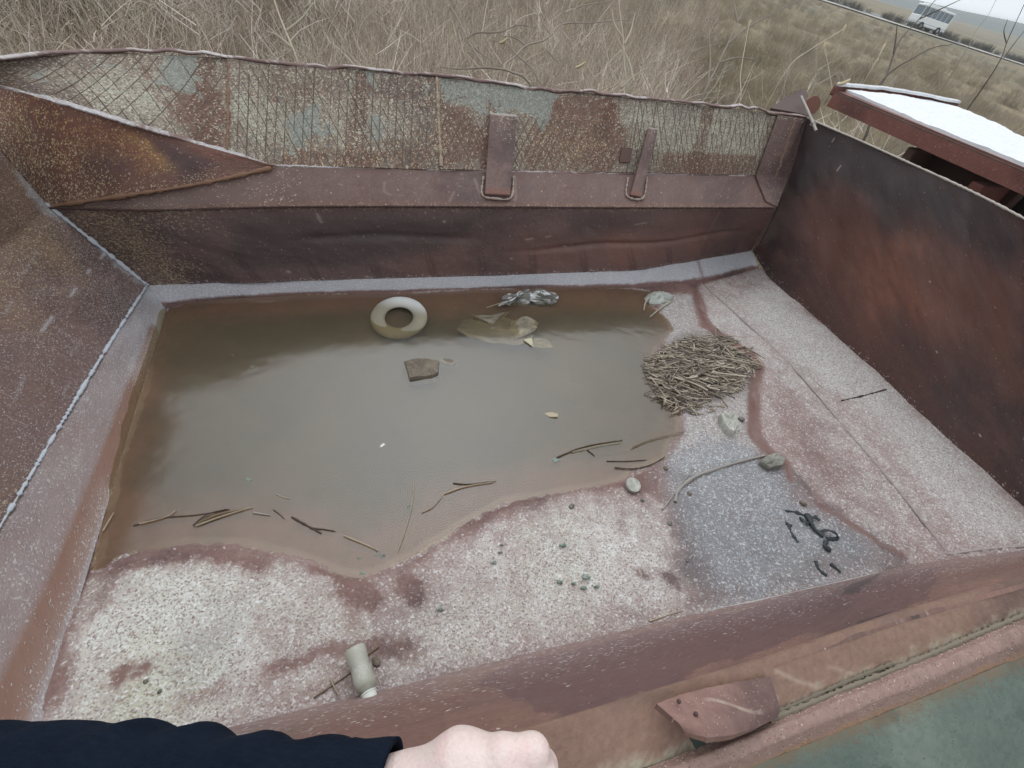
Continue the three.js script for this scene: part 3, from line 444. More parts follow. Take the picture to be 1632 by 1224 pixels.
// left ramp
{
  const c0 = P(235, 455, 0.05), c1 = P(80, 330, 0.345), e = c1.clone().sub(c0), c2 = c0.clone().addScaledVector(e, 1.35 / 0.6 * 0.6 + 0.55), dirL = P(0, 841, 0.05).sub(c0);
  const foot = [P(235, 455, 0.05), P(165, 565, 0.05), P(90, 690, 0.05), P(0, 841, 0.05), P(-110, 1020, 0.05), P(-190, 1150, 0.05)];
  const lift = (k) => foot.map((p) => p.clone().addScaledVector(e, k));
  const rampS = sheet('left_ramp', [foot, lift(1), foot.map((q) => q.clone().add(P(-76, 148, 0.71)).sub(c0))], { nu: 120, nv: 90, flip: true, th: 0.008, relief: dent(0.012, 1.2) }, [1536, 1024], (s) => {
    const M = () => new Mask(s, 512, 340);
    const gold = M().poly([[0, 240], [60, 300], [110, 370], [130, 430], [60, 470], [0, 520], [-60, 400]]).spot(20, 850, 0.07).spot(50, 520, 0.05, 0.7).spot(15, 780, 0.05, 0.6).done(0.06);
    const dots = M().line([[168, 402], [160, 412]], 0.008).line([[144, 430], [139, 436]], 0.009).line([[121, 460], [112, 472]], 0.007).line([[84, 505], [66, 528]], 0.007).line([[60, 400], [40, 432], [30, 440]], 0.004, 0.6).line([[130, 540], [112, 566]], 0.004, 0.5).line([[40, 600], [22, 640]], 0.005, 0.5).line([[110, 610], [100, 630]], 0.004, 0.5).line([[20, 480], [8, 500]], 0.004, 0.6).done(0.003);
    const edge = M().line([[-10, 225], [80, 332], [160, 392], [235, 452]], 0.03).done(0.008);
    const edge2 = M().poly([[60, 320], [235, 455], [180, 540], [140, 440]]).done(0.03);
    const low = M().poly([[235, 455], [165, 565], [74, 716], [0, 841], [-60, 700], [0, 560], [90, 450]]).done(0.06);
    return (u, v, fu, fv, o) => {
      rust(o, u, v, [88, 66, 62], [114, 88, 82], [128, 98, 84], 0.5); const n = bil(F2, u / 0.3, v / 0.3), n1 = bil(F1, u / 0.6, v / 0.6), n4 = bil(F4, u / 0.25, v / 0.25), a = fu + (n - 0.5) * 0.04, b = fv + (n1 - 0.5) * 0.06;
      const g = gold(a, b); mixTo(o, [146, 116, 78], g * (0.1 + 0.6 * n1) * 0.7); speck(o, u, v, g * 0.5 * n4, [186, 164, 120], 0.7);
      const e1 = edge(a, b), lw = low(a, b); const den = clamp(0.05 + 0.3 * n * n4 + lw * 0.22 * n + edge2(a, b) * 0.25 + e1 * 0.75 + dots(fu, fv) * 1.2) * (1 - g * 0.4); mixTo(o, [180, 182, 190], clamp(e1 * 0.6 + dots(fu, fv) * 0.8)); frost(o, u, v, den, 0, null, 0.5, e1 > 0.3 ? 1.2 : 1.1);
    };
  }, 0.003, 'sloping rusty left ramp speckled with frost');
  // frosted weld bead at the foot and up the corner
  const white = std('#b7bcc4', 0.7);
  part('weld_bead', rod(foot.map((p) => p.clone().add(V(0.003, 0.006, 0))), 0.0042, { wob: 0.8, seed: 3, sides: 7 }), white, tub, 'weld bead at the foot of the ramp, white with frost');
  part('weld_bead', rod([P(-60, 162, 0.52), P(0, 236, 0.47), P(80, 331, 0.35), P(160, 393, 0.2), P(235, 454, 0.06)].map((p, i) => [c0.clone().addScaledVector(e, [1.75, 1.4, 1, 0.5, 0.02][i])][0].add(V(0.004, 0.005, 0.003))), 0.006, { wob: 0.6, seed: 4, sides: 7 }), white, tub, 'weld bead up the left corner, white with frost');
}
// right end wall
const rightS = sheet('end_wall', [
  [P(1199, 400, 0.05), P(1223, 440, 0.02), P(1300, 510, 0), P(1377, 580, 0), P(1510, 705, 0), P(1632, 815, 0), P(1800, 966, 0)],
  [P(1285, 187, 0.72), P(1302, 195, 0.72), P(1365, 222, 0.72), P(1436, 254, 0.72), P(1547, 305, 0.72), P(1632, 349, 0.72), P(1760, 420, 0.72)]], { nu: 110, nv: 50, th: 0.012, relief: (u, v) => (bil(F2, u / 1.3 + 0.2, v / 1.3) - 0.5) * 0.016 + (bil(F4, u / 0.5, v / 0.5) - 0.5) * 0.001 }, [1536, 640], (s) => {
  const M = () => new Mask(s, 512, 220);
  const red = M().poly([[1260, 300], [1330, 330], [1420, 360], [1560, 390], [1632, 420], [1632, 560], [1540, 520], [1450, 560], [1380, 540], [1330, 480], [1270, 380]]).done(0.09);
  const orange = M().poly([[1340, 440], [1380, 380], [1440, 365], [1480, 400], [1450, 450], [1520, 470], [1530, 510], [1430, 500], [1360, 480]]).poly([[1560, 530], [1600, 520], [1632, 560], [1632, 620], [1570, 580]], 0.7).done(0.05);
  const dark = M().poly([[1285, 190], [1632, 352], [1632, 400], [1540, 400], [1420, 340], [1310, 285], [1260, 310], [1210, 400]]).poly([[1480, 640], [1540, 600], [1570, 640], [1500, 690]], 0.8).poly([[1440, 540], [1500, 560], [1480, 600], [1440, 580]], 0.5).done(0.05);
  const grey = M().line([[1450, 270], [1480, 300]], 0.05, 0.7).line([[1555, 330], [1520, 360]], 0.05, 0.8).done(0.04);
  const scr = new Mask(s, 1024, 440).line([[1326, 226], [1330, 220]], 0.006).line([[1334, 272], [1340, 264]], 0.006).spot(1482, 449, 0.004).spot(1493, 561, 0.004).spot(1562, 694, 0.005).spot(1586, 490, 0.003).spot(1632, 700, 0.003).done(0.001);
  return (u, v, fu, fv, o) => {
    rust(o, u, v, [62, 45, 44], [82, 54, 48], [96, 58, 46], 0.5); const n = bil(F2, u / 0.3, v / 0.3), n1 = bil(F1, u / 0.6, v / 0.6), n3 = bil(F3, u / 0.25, v / 0.25), st = bil(F2, (u + v * 0.6) / 0.35, v / 1.6), a = fu + (n - 0.5) * 0.07 + (st - 0.5) * 0.02, b = fv + (n1 - 0.5) * 0.14;
    mixTo(o, [106, 62, 51], red(a, b) * (0.3 + 0.5 * n1)); mixTo(o, [132, 82, 58], orange(a, b) * (0.2 + 0.55 * n3)); mixTo(o, [52, 43, 46], dark(a, b) * 0.8); mixTo(o, [108, 92, 86], grey(a, b) * 0.5);
    mixTo(o, [170, 160, 150], scr(fu, fv) * 0.9); speck(o, u, v, 0.004, [150, 126, 112]); if (fv < 0.05) speck(o, u, v, 0.12 * (1 - fv * 20), [190, 180, 176]); o[4] = 0.44 + 0.25 * n;
  };
}, 0.002, 'dark reddish right end wall');
{ // its top edge carries frost
  const tops = [[1285, 187], [1302, 195], [1365, 222], [1436, 254], [1547, 305], [1632, 349], [1760, 420]].map(([x, y]) => P(x, y, 0.722).add(V(0.006, 0, 0.002)));
  part('end_wall_rim', rod(tops, 0.0075, { wob: 0.3, seed: 12, sides: 7, flat: 0.6 }), std('#a39a92', 0.8), tub, 'pale frosted top edge of the end wall');
}
// front slope, flange and lip on the viewer's side
const RIDGE = [[20, 1385], [240, 1332], [450, 1282], [680, 1217], [880, 1160], [1065, 1103], [1225, 1056], [1430, 985], [1760, 893]];
const JOINT = [[10, 1520], [230, 1452], [450, 1390], [680, 1325], [880, 1268], [1045, 1217], [1235, 1143], [1450, 1056], [1780, 918]];
const FL = [[34, 1240], [200, 1200], [420, 1145], [660, 1086], [880, 1032], [1080, 984], [1240, 948], [1450, 900], [1705, 868]];
const rustFront = (o, u, v) => rust(o, u, v, [92, 66, 60], [116, 82, 73], [136, 100, 82], 0.6);
const slopeS = sheet('front_slope', [PP(0.013, ...FL), RIDGE.map(([x, y]) => P(x, y, 0.5))], { nu: 180, nv: 70, flip: true, pin: true, relief: (u, v) => (bil(F2, u / 1.1, v / 1.1) - 0.5) * 0.012 + (bil(F4, u / 0.5, v / 0.5) - 0.5) * 0.0014 }, [2048, 512], (s) => {
  const M = () => new Mask(s, 768, 200);
  const frosty = M().poly([[30, 1240], [330, 1166], [700, 1075], [1070, 985], [1400, 911], [1600, 876], [1650, 870], [1632, 905], [1500, 945], [1380, 965], [1290, 1010], [1200, 1030], [1090, 1062], [1040, 1085], [930, 1105], [860, 1125], [700, 1160], [500, 1200], [300, 1250]]).done(0.035);
  const wetM = M().poly([[760, 1080], [1000, 1010], [1330, 935], [1500, 900], [1480, 950], [1390, 985], [1290, 1012], [1230, 1035], [1110, 1060], [1075, 1095], [1040, 1092], [930, 1135], [850, 1150]]).spot(1052, 1085, 0.014).spot(1130, 1064, 0.012).spot(1216, 1046, 0.01).spot(1165, 1056, 0.006).done(0.012);
  const darkS = M().poly([[1340, 938], [1385, 920], [1400, 912], [1380, 935], [1360, 948]]).line([[1370, 992], [1440, 975], [1455, 985]], 0.02).done(0.006);
  const white = M().line([[60, 1232], [330, 1167], [700, 1076], [1070, 986], [1280, 940], [1400, 912]], 0.012).done(0.004);
  return (u, v, fu, fv, o) => {
    rustFront(o, u, v); const n = bil(F2, u / 0.3, v / 0.3), n1 = bil(F1, u / 0.6, v / 0.6), n4 = bil(F4, u / 0.25, v / 0.25), a = fu + (n - 0.5) * 0.02 + (n4 - 0.5) * 0.012, b = fv + (n1 - 0.5) * 0.14 + (n4 - 0.5) * 0.05;
    mixTo(o, [150, 112, 90], ss(0.5, 0.85, fv) * 0.35 * n1); const wv = wetM(a, b); mixTo(o, [98, 68, 68], ss(0.35, 0.6, wv) * 0.7);
    mixTo(o, [62, 46, 46], darkS(a, fv) * 0.85); const f = frosty(a, b); const k = clamp(f * 1.2) * ss(0.75, 0.0, fv); mixTo(o, [178, 170, 172], k * k * 0.3); frost(o, u, v, k * (0.05 + 0.3 * n) * (1 - darkS(a, fv))); const wh = white(fu, fv + (n - 0.5) * 0.02); mixTo(o, [206, 206, 204], wh * 0.8); frost(o, u, v, 0.006); o[4] = 0.55 + 0.3 * n;
  };
}, 0.0025, 'reddish front slope with scattered frost flakes');
const flangeS = sheet('flange', [RIDGE.map(([x, y]) => P(x - 2, y - 7, 0.503)), JOINT.map(([x, y]) => P(x, y, 0.475))], { nu: 140, nv: 20, flip: true, pin: true, relief: (u, v) => (bil(F2, u / 0.5, v / 0.5) - 0.5) * 0.008 }, [2048, 160], (s) => {
  const M = () => new Mask(s, 1024, 96);
  const pale = M().line([[900, 1268], [1045, 1217], [1235, 1143], [1450, 1056], [1780, 918]], 0.034).done(0.008);
  const scr = M().line([[1235, 1068], [1270, 1085], [1300, 1094]], 0.004).line([[1320, 1062], [1380, 1080]], 0.003).line([[1170, 1092], [1200, 1108], [1240, 1112]], 0.006).done(0.002);
  return (u, v, fu, fv, o) => { rust(o, u, v, [102, 76, 67], [132, 100, 84], [148, 116, 96], 0.6); const n = bil(F2, u / 0.3, v / 0.3), n3 = bil(F3, u / 0.2, v / 0.2); const p = pale(fu, fv + (n3 - 0.5) * 0.3); mixTo(o, [166, 160, 138], clamp(p * (0.3 + 1.1 * n3))); const st2 = bil(F2, u / 0.5 + 0.3, v / 0.2); mixTo(o, [112, 86, 76], ss(0.5, 0.8, st2) * 0.5); mixTo(o, [72, 60, 52], p * ss(0.55, 0.7, n) * 0.7); mixTo(o, [204, 190, 170], scr(fu, fv) * 0.7); o[4] = 0.6 + 0.3 * n; };
}, 0.003, 'ochre flange along the near edge');
const lipS = sheet('lip', [JOINT.map(([x, y]) => P(x, y + 1, 0.478)), JOINT.map(([x, y]) => P(x + 6, y + 14, 0.493)), JOINT.map(([x, y]) => P(x + 16, y + 34, 0.492)), JOINT.map(([x, y]) => P(x + 26, y + 54, 0.47))], { nu: 160, nv: 18, flip: true, relief: (u, v) => (bil(F3, u / 0.6, v / 0.6) - 0.5) * 0.004 }, [2048, 128], (s) => {
  const low = new Mask(s, 1024, 64).line(JOINT.map(([x, y]) => [x + 26, y + 54]), 0.02).done(0.006);
  return (u, v, fu, fv, o) => { rust(o, u, v, [108, 82, 74], [140, 110, 100], [154, 126, 114], 0.6); const n = bil(F2, u / 0.3, v / 0.3), n3 = bil(F3, u / 0.3, v / 0.3); speck(o, u, v, 0.06 * n3 + ss(0.25, 0, fv) * 0.3, [206, 188, 168], 0.5); speck(o, u + 0.3, v, 0.08 * n, [112, 80, 72], 0.4); mixTo(o, [156, 112, 72], low(fu, fv + (n3 - 0.5) * 0.3) * 0.8); };
}, 0.003, 'rounded pinkish lip along the near edge');
const skinS = sheet('outer_skin', [JOINT.map(([x, y]) => P(x + 26, y + 54, 0.47)), JOINT.map(([x, y]) => P(x + 60, y + 130, 0.42)), JOINT.map(([x, y]) => P(x + 150, y + 420, 0.2))], { nu: 120, nv: 30, flip: true }, [1536, 512], (s) => {
  const low = new Mask(s, 512, 170).line(JOINT.map(([x, y]) => [x + 26, y + 54]), 0.03).done(0.012);
  return (u, v, fu, fv, o) => { const n = bil(F2, u / 0.3, v / 0.3), n1 = bil(F1, u / 0.5, v / 0.5), n4 = bil(F4, u / 0.25, v / 0.25); o[0] = lerp(84, 112, n1) + (n4 - 0.5) * 22; o[1] = lerp(100, 124, n1) + (n4 - 0.5) * 22; o[2] = lerp(92, 112, n1) + (n4 - 0.5) * 14; mixTo(o, [60, 72, 66], ss(0.55, 0.75, n) * 0.5); speck(o, u, v, 0.06 * n, [66, 72, 66], 0.4); mixTo(o, [136, 100, 72], low(fu, fv + (n4 - 0.5) * 0.1) * 0.8); o[4] = 0.7; };
}, 0.002, 'green painted outer skin below the lip');
{ // torn flap of the flange with a hollow under it
  const top = [[1047, 1121], [1082, 1107], [1128, 1096], [1178, 1086], [1228, 1078]], bot = [[1094, 1163], [1130, 1167], [1176, 1163], [1214, 1155], [1248, 1143]];
  const s = new Sheet([top.map(([x, y], i) => P(x, y, [0.525, 0.515, 0.51, 0.507, 0.504][i])), bot.map(([x, y], i) => P(x, y, [0.535, 0.54, 0.533, 0.52, 0.502][i]))], { nu: 60, nv: 24, flip: true, th: 0.009, relief: (u, v) => -0.014 * ss(0.6, 1, v / 0.06) + (bil(F3, u / 0.4, v / 0.4) - 0.5) * 0.003 });
  const t = paint(512, 192, s.U, s.Vm, (u, v, fu, fv, o) => { rust(o, u, v, [92, 66, 62], [130, 94, 84], [148, 112, 96]); const n = bil(F3, u / 0.2, v / 0.2); mixTo(o, [96, 76, 74], ss(0.35, 0.8, fv) * ss(0.15, 0.3, fu) * 0.45 * n); speck(o, u, v, 0.03, [180, 160, 146], 0.4); const k = ss(0.03, 0.0, Math.abs(fv - 0.25 - 0.5 * ss(0.35, 0.75, fu)) - 0.03) * ss(0.3, 0.45, fu) * ss(0.9, 0.7, fu); mixTo(o, [186, 178, 156], k * n); });
  part('torn_flap', s.geometry(), texMat(t, 0.003), tub, 'torn plate flap sticking up from the flange over a dark hollow');
  const inner = new Sheet([[[1090, 1160], [1150, 1160], [1215, 1150]].map(([x, y]) => flangeS.at(x, y, 0.002)), [[1108, 1194], [1156, 1188], [1232, 1158]].map(([x, y]) => flangeS.at(x, y, 0.003))], { nu: 12, nv: 8, flip: true, th: 0.002 }); part('hollow_shade', inner.geometry(), std('#3c4843', 0.8), tub, 'thin dark green sheet laid under the flap as painted shade of the hollow');  // added thin sheet; shade of the hollow is put into its dark green
  const bolt = std('#4a3833', 0.8); for (const [x, y] of [[1082, 1118], [1109, 1138]]) part('hole_dot', new THREE.SphereGeometry(0.003, 10, 6).translate(...P(x, y, 0.53).toArray()), bolt, tub);  // dark beads put in for the darkness of two small holes
}
// seams and weld beads
const darkSeam = std('#3f2f2c', 0.9), rustBead = std('#7d5f4c', 0.9);
const up = (s, px, lift) => px.map(([x, y]) => s.at(x, y, lift));
part('weld_bead', rod([[80, 331], [235, 335], [430, 330], [600, 329], [820, 330], [1000, 331], [1120, 331], [1232, 331]].map(([x, y], i) => P(x, y, [0.345, 0.355, 0.36, 0.365, 0.37, 0.375, 0.375, 0.372][i]).add(V(0, 0, 0.002))), 0.0042, { wob: 0.5, seed: 21 }), darkSeam, tub, 'thin dark seam between the two bands of the back wall');
part('weld_bead', rod(up(gussetS, [[84, 328], [206, 311], [330, 291], [432, 267]], 0.003), 0.0075, { wob: 0.55, seed: 22, sides: 7 }), rustBead, tub, 'lumpy weld under the triangular panel');
part('weld_bead', rod([[1124, 456], [1180, 507], [1262, 584], [1354, 691], [1420, 768], [1484, 848], [1512, 884]].map(([x, y]) => P(x, y, 0.013)), 0.0048, { wob: 0.5, seed: 23 }), std('#9b918d', 0.85), tub, 'frosted weld seam along the right of the floor');
part('weld_bead', rod([[1512, 884], [1570, 876], [1690, 868]].map(([x, y]) => P(x, y, 0.01)), 0.005, { wob: 0.5, seed: 24 }), std('#9b918d', 0.85), tub);
part('weld_bead', rod([[1340, 639], [1378, 630], [1412, 621]].map(([x, y]) => P(x, y, 0.011)), 0.003, { wob: 0.6, seed: 25 }), darkSeam, tub);
part('weld_bead', rod([[1205, 405], [1245, 322], [1286, 192]].map(([x, y], i) => P(x - 2, y, [0.06, 0.37, 0.71][i])), 0.004, { wob: 0.3, seed: 26 }), darkSeam, tub, 'dark corner seam between back wall and end wall');
part('weld_bead', rod([[365, 95], [364, 165], [362, 240]].map(([x, y]) => treadAll.at(x, y, 0.003)), 0.005, { wob: 0.6, seed: 27 }), rustBead, tub);
part('weld_bead', rod([[696, 124], [699, 190], [703, 266]].map(([x, y]) => treadAll.at(x, y, 0.003)), 0.006, { wob: 0.7, seed: 28 }), std('#968672', 0.9), tub);
part('weld_bead', rod([[1225, 1148], [1280, 1126], [1330, 1105], [1450, 1057], [1560, 1010], [1700, 952]].map(([x, y]) => P(x, y, 0.481)), 0.0042, { wob: 0.45, seed: 41, sides: 7, flat: 0.7, seg: 150 }), std('#766d5f', 0.95), tub, 'pale scaly crust along the joint of the near lip');
part('weld_bead', rod([[1180, 1163], [1260, 1131], [1340, 1096], [1420, 1064]].map(([x, y]) => P(x + 3, y - 7, 0.481)), 0.003, { wob: 0.5, seed: 42, sides: 6, flat: 0.6, seg: 70 }), std('#6c6457', 0.95), tub);
part('weld_bead', rod([[1238, 552], [1290, 600], [1340, 640]].map(([x, y]) => P(x, y, 0.0115)), 0.0026, { wob: 0.7, seed: 44 }), std('#aaa29c', 0.85), tub);
// flat bars and plates bolted over the back wall
{
  const barTex = paint(256, 512, 0.1, 0.3, (u, v, fu, fv, o) => { rust(o, u, v, [84, 64, 62], [112, 86, 80], [124, 98, 88]); const n = bil(F3, u / 0.2, v / 0.2); speck(o, u, v, ss(0.55, 1, fv) * 0.4 * n, [170, 160, 138]); mixTo(o, [196, 190, 184], ss(0.97, 1, fv) * 0.7); mixTo(o, [130, 78, 62], ss(0.1, 0.02, fv) * 0.7); });
  const barMat = texMat(barTex, 0.003);
  const bar = (bl, br, tr, tl, th, liftB, liftT, name, label) => {
    const a = [upperS.at(...bl, liftB), upperS.at(...br, liftB)], b = [treadAll.at(...tl, liftT), treadAll.at(...tr, liftT)];
    const s = new Sheet([a, [a[0].clone().lerp(b[0], 0.35).add(V(0, 0, 0.004)), a[1].clone().lerp(b[1], 0.35).add(V(0, 0, 0.004))], b], { nu: 8, nv: 20, th }); return part(name, s.geometry(), barMat, tub, label);
  };
  bar([772, 312], [811, 314], [822, 189], [780, 185], 0.016, 0.018, 0.02, 'flat_bar', 'upright flat steel bar fixed across the ledge');
  bar([1003, 313], [1019, 316], [1046, 208], [1031, 205], 0.012, 0.014, 0.016, 'flat_bar', 'narrow upright steel bar right of the wide one');
  part('weld_bead', rod([upperS.at(770, 283, 0.006), upperS.at(769, 313, 0.006), upperS.at(790, 318, 0.006), upperS.at(813, 317, 0.006), upperS.at(818, 283, 0.006)], 0.0045, { wob: 0.6, seed: 31 }), std('#9a8a80', 0.85), tub);
  part('weld_bead', rod([upperS.at(1000, 284, 0.005), upperS.at(999, 314, 0.005), upperS.at(1022, 318, 0.005), upperS.at(1031, 283, 0.005)], 0.004, { wob: 0.6, seed: 32 }), std('#9a8a80', 0.85), tub);
  part('weld_bead', rod([treadAll.at(779, 184, 0.012), treadAll.at(823, 188, 0.012)], 0.005, { wob: 0.5, seed: 33 }), std('#a8a29a', 0.85), tub);
  const sq = new Sheet([[treadAll.at(986, 259, 0.008), treadAll.at(1003, 260, 0.008)], [treadAll.at(990, 236, 0.008), treadAll.at(1007, 237, 0.008)]], { nu: 4, nv: 4, th: 0.008 }); part('square_patch', sq.geometry(), std('#59433d', 0.85), tub, 'small dark square patch by the narrow bar');
  // corner plate
  const cp_ = new Sheet([[upperS.at(1219, 322, 0.008), upperS.at(1239, 331, 0.008)], [upperS.at(1203, 283, 0.010), upperS.at(1254, 284, 0.008)], [treadAll.at(1238, 184, 0.010), treadAll.at(1284, 190, 0.008)]], { nu: 16, nv: 30, th: 0.007 });
  const ct = paint(256, 512, cp_.U, cp_.Vm, (u, v, fu, fv, o) => { rust(o, u, v, [80, 60, 58], [104, 80, 74], [120, 90, 78]); const n = bil(F3, u / 0.2, v / 0.2); mixTo(o, [150, 110, 84], ss(0.06, 0, Math.abs(fu - 0.62 - (n - 0.5) * 0.12)) * ss(0.35, 0.5, fv) * 0.7); speck(o, u, v, 0.03 + ss(0.95, 1, fv) * 0.4, [176, 166, 150]); });
  part('corner_plate', cp_.geometry(), texMat(ct, 0.003), tub, 'tall corner plate where back wall meets end wall');
  // lug with a bolt at the corner
  const q = (x, y, h) => P(x, y, h), lug = new Sheet([[q(1228, 172, 0.715), q(1262, 178, 0.715), q(1290, 184, 0.715)], [q(1250, 157, 0.735), q(1270, 158, 0.735), q(1286, 160, 0.735)], [q(1276, 142, 0.76), q(1281, 141, 0.76), q(1286, 146, 0.755)]], { nu: 16, nv: 16, th: 0.012 }); part('lug', lug.geometry(), std('#4d3936', 0.8), tub, 'dark upright lug plate at the right corner');
  const disc = new THREE.CylinderGeometry(0.045, 0.045, 0.012, 26); disc.rotateX(1.25); disc.rotateZ(-0.5); disc.translate(...P(1294, 168, 0.735).toArray()); part('washer_plate', disc, std('#7a5346', 0.85), tub, 'round rusty plate behind the bolt');
  part('bolt', rod([P(1277, 154, 0.765), P(1289, 180, 0.745), P(1301, 209, 0.71)], 0.0065, { sides: 8, seg: 20, wob: 0.06 }), std('#8d8780', 0.6), tub, 'grey threaded bolt through the corner');
  part('bolt_nut', new THREE.CylinderGeometry(0.014, 0.014, 0.014, 6).translate(...P(1296, 198, 0.722).toArray()), std('#7b6a60', 0.7), tub);
}

// ───────── water in the hollow ─────────
{
  const c = SHORE.length, out = SHORE.map((p, i) => { const a = SHORE[(i + c - 1) % c], b = SHORE[(i + 1) % c], t = b.clone().sub(a).setY(0).normalize(), n = V(t.z, 0, -t.x); const q = p.clone().addScaledVector(n, 0.03); return shoreDist(q) < 0 ? q : p.clone().addScaledVector(n, -0.03); });
  const sh = new THREE.Shape(out.map((p) => new THREE.Vector2(p.x, -p.z))), g = new THREE.ShapeGeometry(sh); g.rotateX(-Math.PI / 2);
  const n = 512, W1 = field(71, 16, 2), W2 = field(72, 32, 2), d = new Float32Array(n * n * 4); for (let y = 0; y < n; y++) for (let x = 0; x < n; x++) { const u = x / n, v = y / n, h = 0.7 * bil(W1, u, v) + 0.3 * bil(W2, u, v); const i = (y * n + x) * 4; d[i] = d[i + 1] = d[i + 2] = h; d[i + 3] = 1; }
  const t = new THREE.DataTexture(d, n, n, THREE.RGBAFormat, THREE.FloatType); t.wrapS = t.wrapT = THREE.RepeatWrapping; t.magFilter = THREE.LinearFilter; t.minFilter = THREE.LinearMipmapLinearFilter; t.generateMipmaps = true; t.repeat.set(0.9, 1.1); t.needsUpdate = true;
  const m = new THREE.MeshPhysicalMaterial({ color: 0xe6dfcb, roughness: 0.15, transmission: 0.97, thickness: 0, ior: 1.55, bumpMap: t, bumpScale: 0.0009 });
  g.translate(0, 0.0005, 0); structure('water', g, m, 'structure', 'murky brown puddle standing on the floor of the dump body');
}

// ───────── things lying in the dump body ─────────
const slabGeo = (pxs, h, th, { jag = 0.002, seed = 1, tilt = 0, sub = 2 } = {}) => { // a flat broken piece with an uneven top
  const r = rng(seed), pts = []; const n = pxs.length;
  for (let i = 0; i < n; i++) { const a = pxs[i], b = pxs[(i + 1) % n]; for (let k = 0; k < sub; k++) { const t = k / sub; pts.push(P(lerp(a[0], b[0], t), lerp(a[1], b[1], t), h).add(V((r() - 0.5) * jag, 0, (r() - 0.5) * jag))); } }
  const c = pts.reduce((s, p) => s.add(p), V(0, 0, 0)).divideScalar(pts.length), m = pts.length, pos = [], idx = [];
  const ring = (k, y, rough) => pts.forEach((p) => pos.push(lerp(c.x, p.x, k), y + (r() - 0.5) * rough + (p.x - c.x) * tilt * k, lerp(c.z, p.z, k)));
  ring(1, h - th, 0); ring(1, h - th * 0.25, th * 0.1); ring(0.93, h, th * 0.2); ring(0.5, h + th * 0.1, th * 0.35); pos.push(c.x, h + th * 0.1, c.z);
  for (let k = 0; k < 3; k++) for (let i = 0; i < m; i++) { const a = k * m + i, b = k * m + (i + 1) % m; idx.push(a, b, a + m, b, b + m, a + m); }
  for (let i = 0; i < m; i++) idx.push(3 * m + i, 3 * m + (i + 1) % m, 4 * m);
  const g = new THREE.BufferGeometry(); g.setAttribute('position', new THREE.Float32BufferAttribute(pos, 3)); g.setIndex(idx); let q = g.toNonIndexed(); q.computeVertexNormals();
  const P0 = q.attributes.position; let up = 0; for (let i = 0; i < P0.count; i++) up += q.attributes.normal.getY(i); if (up < 0) { const ix = idx.slice(); for (let i = 0; i < ix.length; i += 3) { const t = ix[i]; ix[i] = ix[i + 1]; ix[i + 1] = t; } g.setIndex(ix); q = g.toNonIndexed(); q.computeVertexNormals(); }
  q.setAttribute('uv', new THREE.Float32BufferAttribute(new Float32Array(P0.count * 2).map((_, i) => (i % 2 ? P0.getZ(i >> 1) : P0.getX(i >> 1)) / 0.25), 2)); return q;
};
const crumple = (c, rx, ry, rz, { seed = 1, amp = 0.45, detail = 20, yaw = 0, sharp = 2 } = {}) => {
  const g = new THREE.SphereGeometry(1, detail * 2, detail), p = g.attributes.position, ox = seed * 0.37;
  for (let i = 0; i < p.count; i++) { const x = p.getX(i), y = p.getY(i), z = p.getZ(i); const a = bil(F2, x * 0.13 + ox, z * 0.13 + y * 0.1), b = bil(F1, z * 0.2 + ox, y * 0.2 + x * 0.14); const k = 1 + amp * ((1 - Math.abs(a * 2 - 1) * sharp * 0.5) - 0.6 + (b - 0.5)); p.setXYZ(i, x * k * rx, y * k * ry, z * k * rz); }
  g.rotateY(yaw); g.translate(c.x, c.y, c.z); g.computeVertexNormals(); return g;
};
const stoneTex = (a, b, seed) => { const t = paint(128, 128, 0.25, 0.25, (u, v, fu, fv, o) => { const n = bil(F2, fu + seed, fv), m = bil(F4, fu, fv + seed); for (let k = 0; k < 3; k++) o[k] = lerp(a[k], b[k], n) + (m - 0.5) * 40; o[3] = n * 0.6 + m * 0.4; o[4] = 0.9; }); return texMat(t, 0.004); };
const greyStone = stoneTex([92, 92, 84], [140, 138, 126], 0.1), paleStone = stoneTex([150, 150, 140], [192, 190, 180], 0.4), mudStone = stoneTex([96, 86, 74], [132, 118, 100], 0.7);

{ // white plastic ring
  const prof = []; for (let i = 0; i <= 24; i++) { const a = i / 24 * 6.2832; prof.push(new THREE.Vector2(0.088 + Math.cos(a) * 0.030, Math.sin(a) * 0.013 * (Math.sin(a) > 0 ? 1 : 0.6))); }
  const g = new THREE.LatheGeometry(prof, 64); const p = g.attributes.position; const col = []; for (let i = 0; i < p.count; i++) { const k = bil(F2, p.getX(i) * 2, p.getZ(i) * 2); const clean = ss(-0.02, -0.085, p.getZ(i) + (k - 0.5) * 0.03); col.push(lerp(0.26, 0.56, clean) * lerp(0.6, 1, k), lerp(0.23, 0.56, clean) * lerp(0.6, 1, k), lerp(0.16, 0.55, clean) * lerp(0.6, 1, k)); }
  g.setAttribute('color', new THREE.Float32BufferAttribute(col, 3)); g.rotateX(0.19); const c = P(636, 506, 0.002); g.translate(c.x, c.y, c.z);
  single('plastic_ring', g, new THREE.MeshStandardMaterial({ vertexColors: true, roughness: 0.6 }), 'round white plastic ring half sunk at the far side of the puddle', 'ring');
}
single('flat_stone', slabGeo([[641, 576], [668, 570], [702, 575], [699, 594], [678, 600], [652, 603]], 0.009, 0.045, { seed: 3, jag: 0.012 }), mudStone, 'angular flat brown stone breaking the puddle below the white ring', 'stone');
single('muddy_clod', crumple(P(715, 577, -0.008), 0.03, 0.012, 0.015, { seed: 8 }), mudStone, 'small muddy clod beside the flat brown stone in the puddle', 'mud clod');
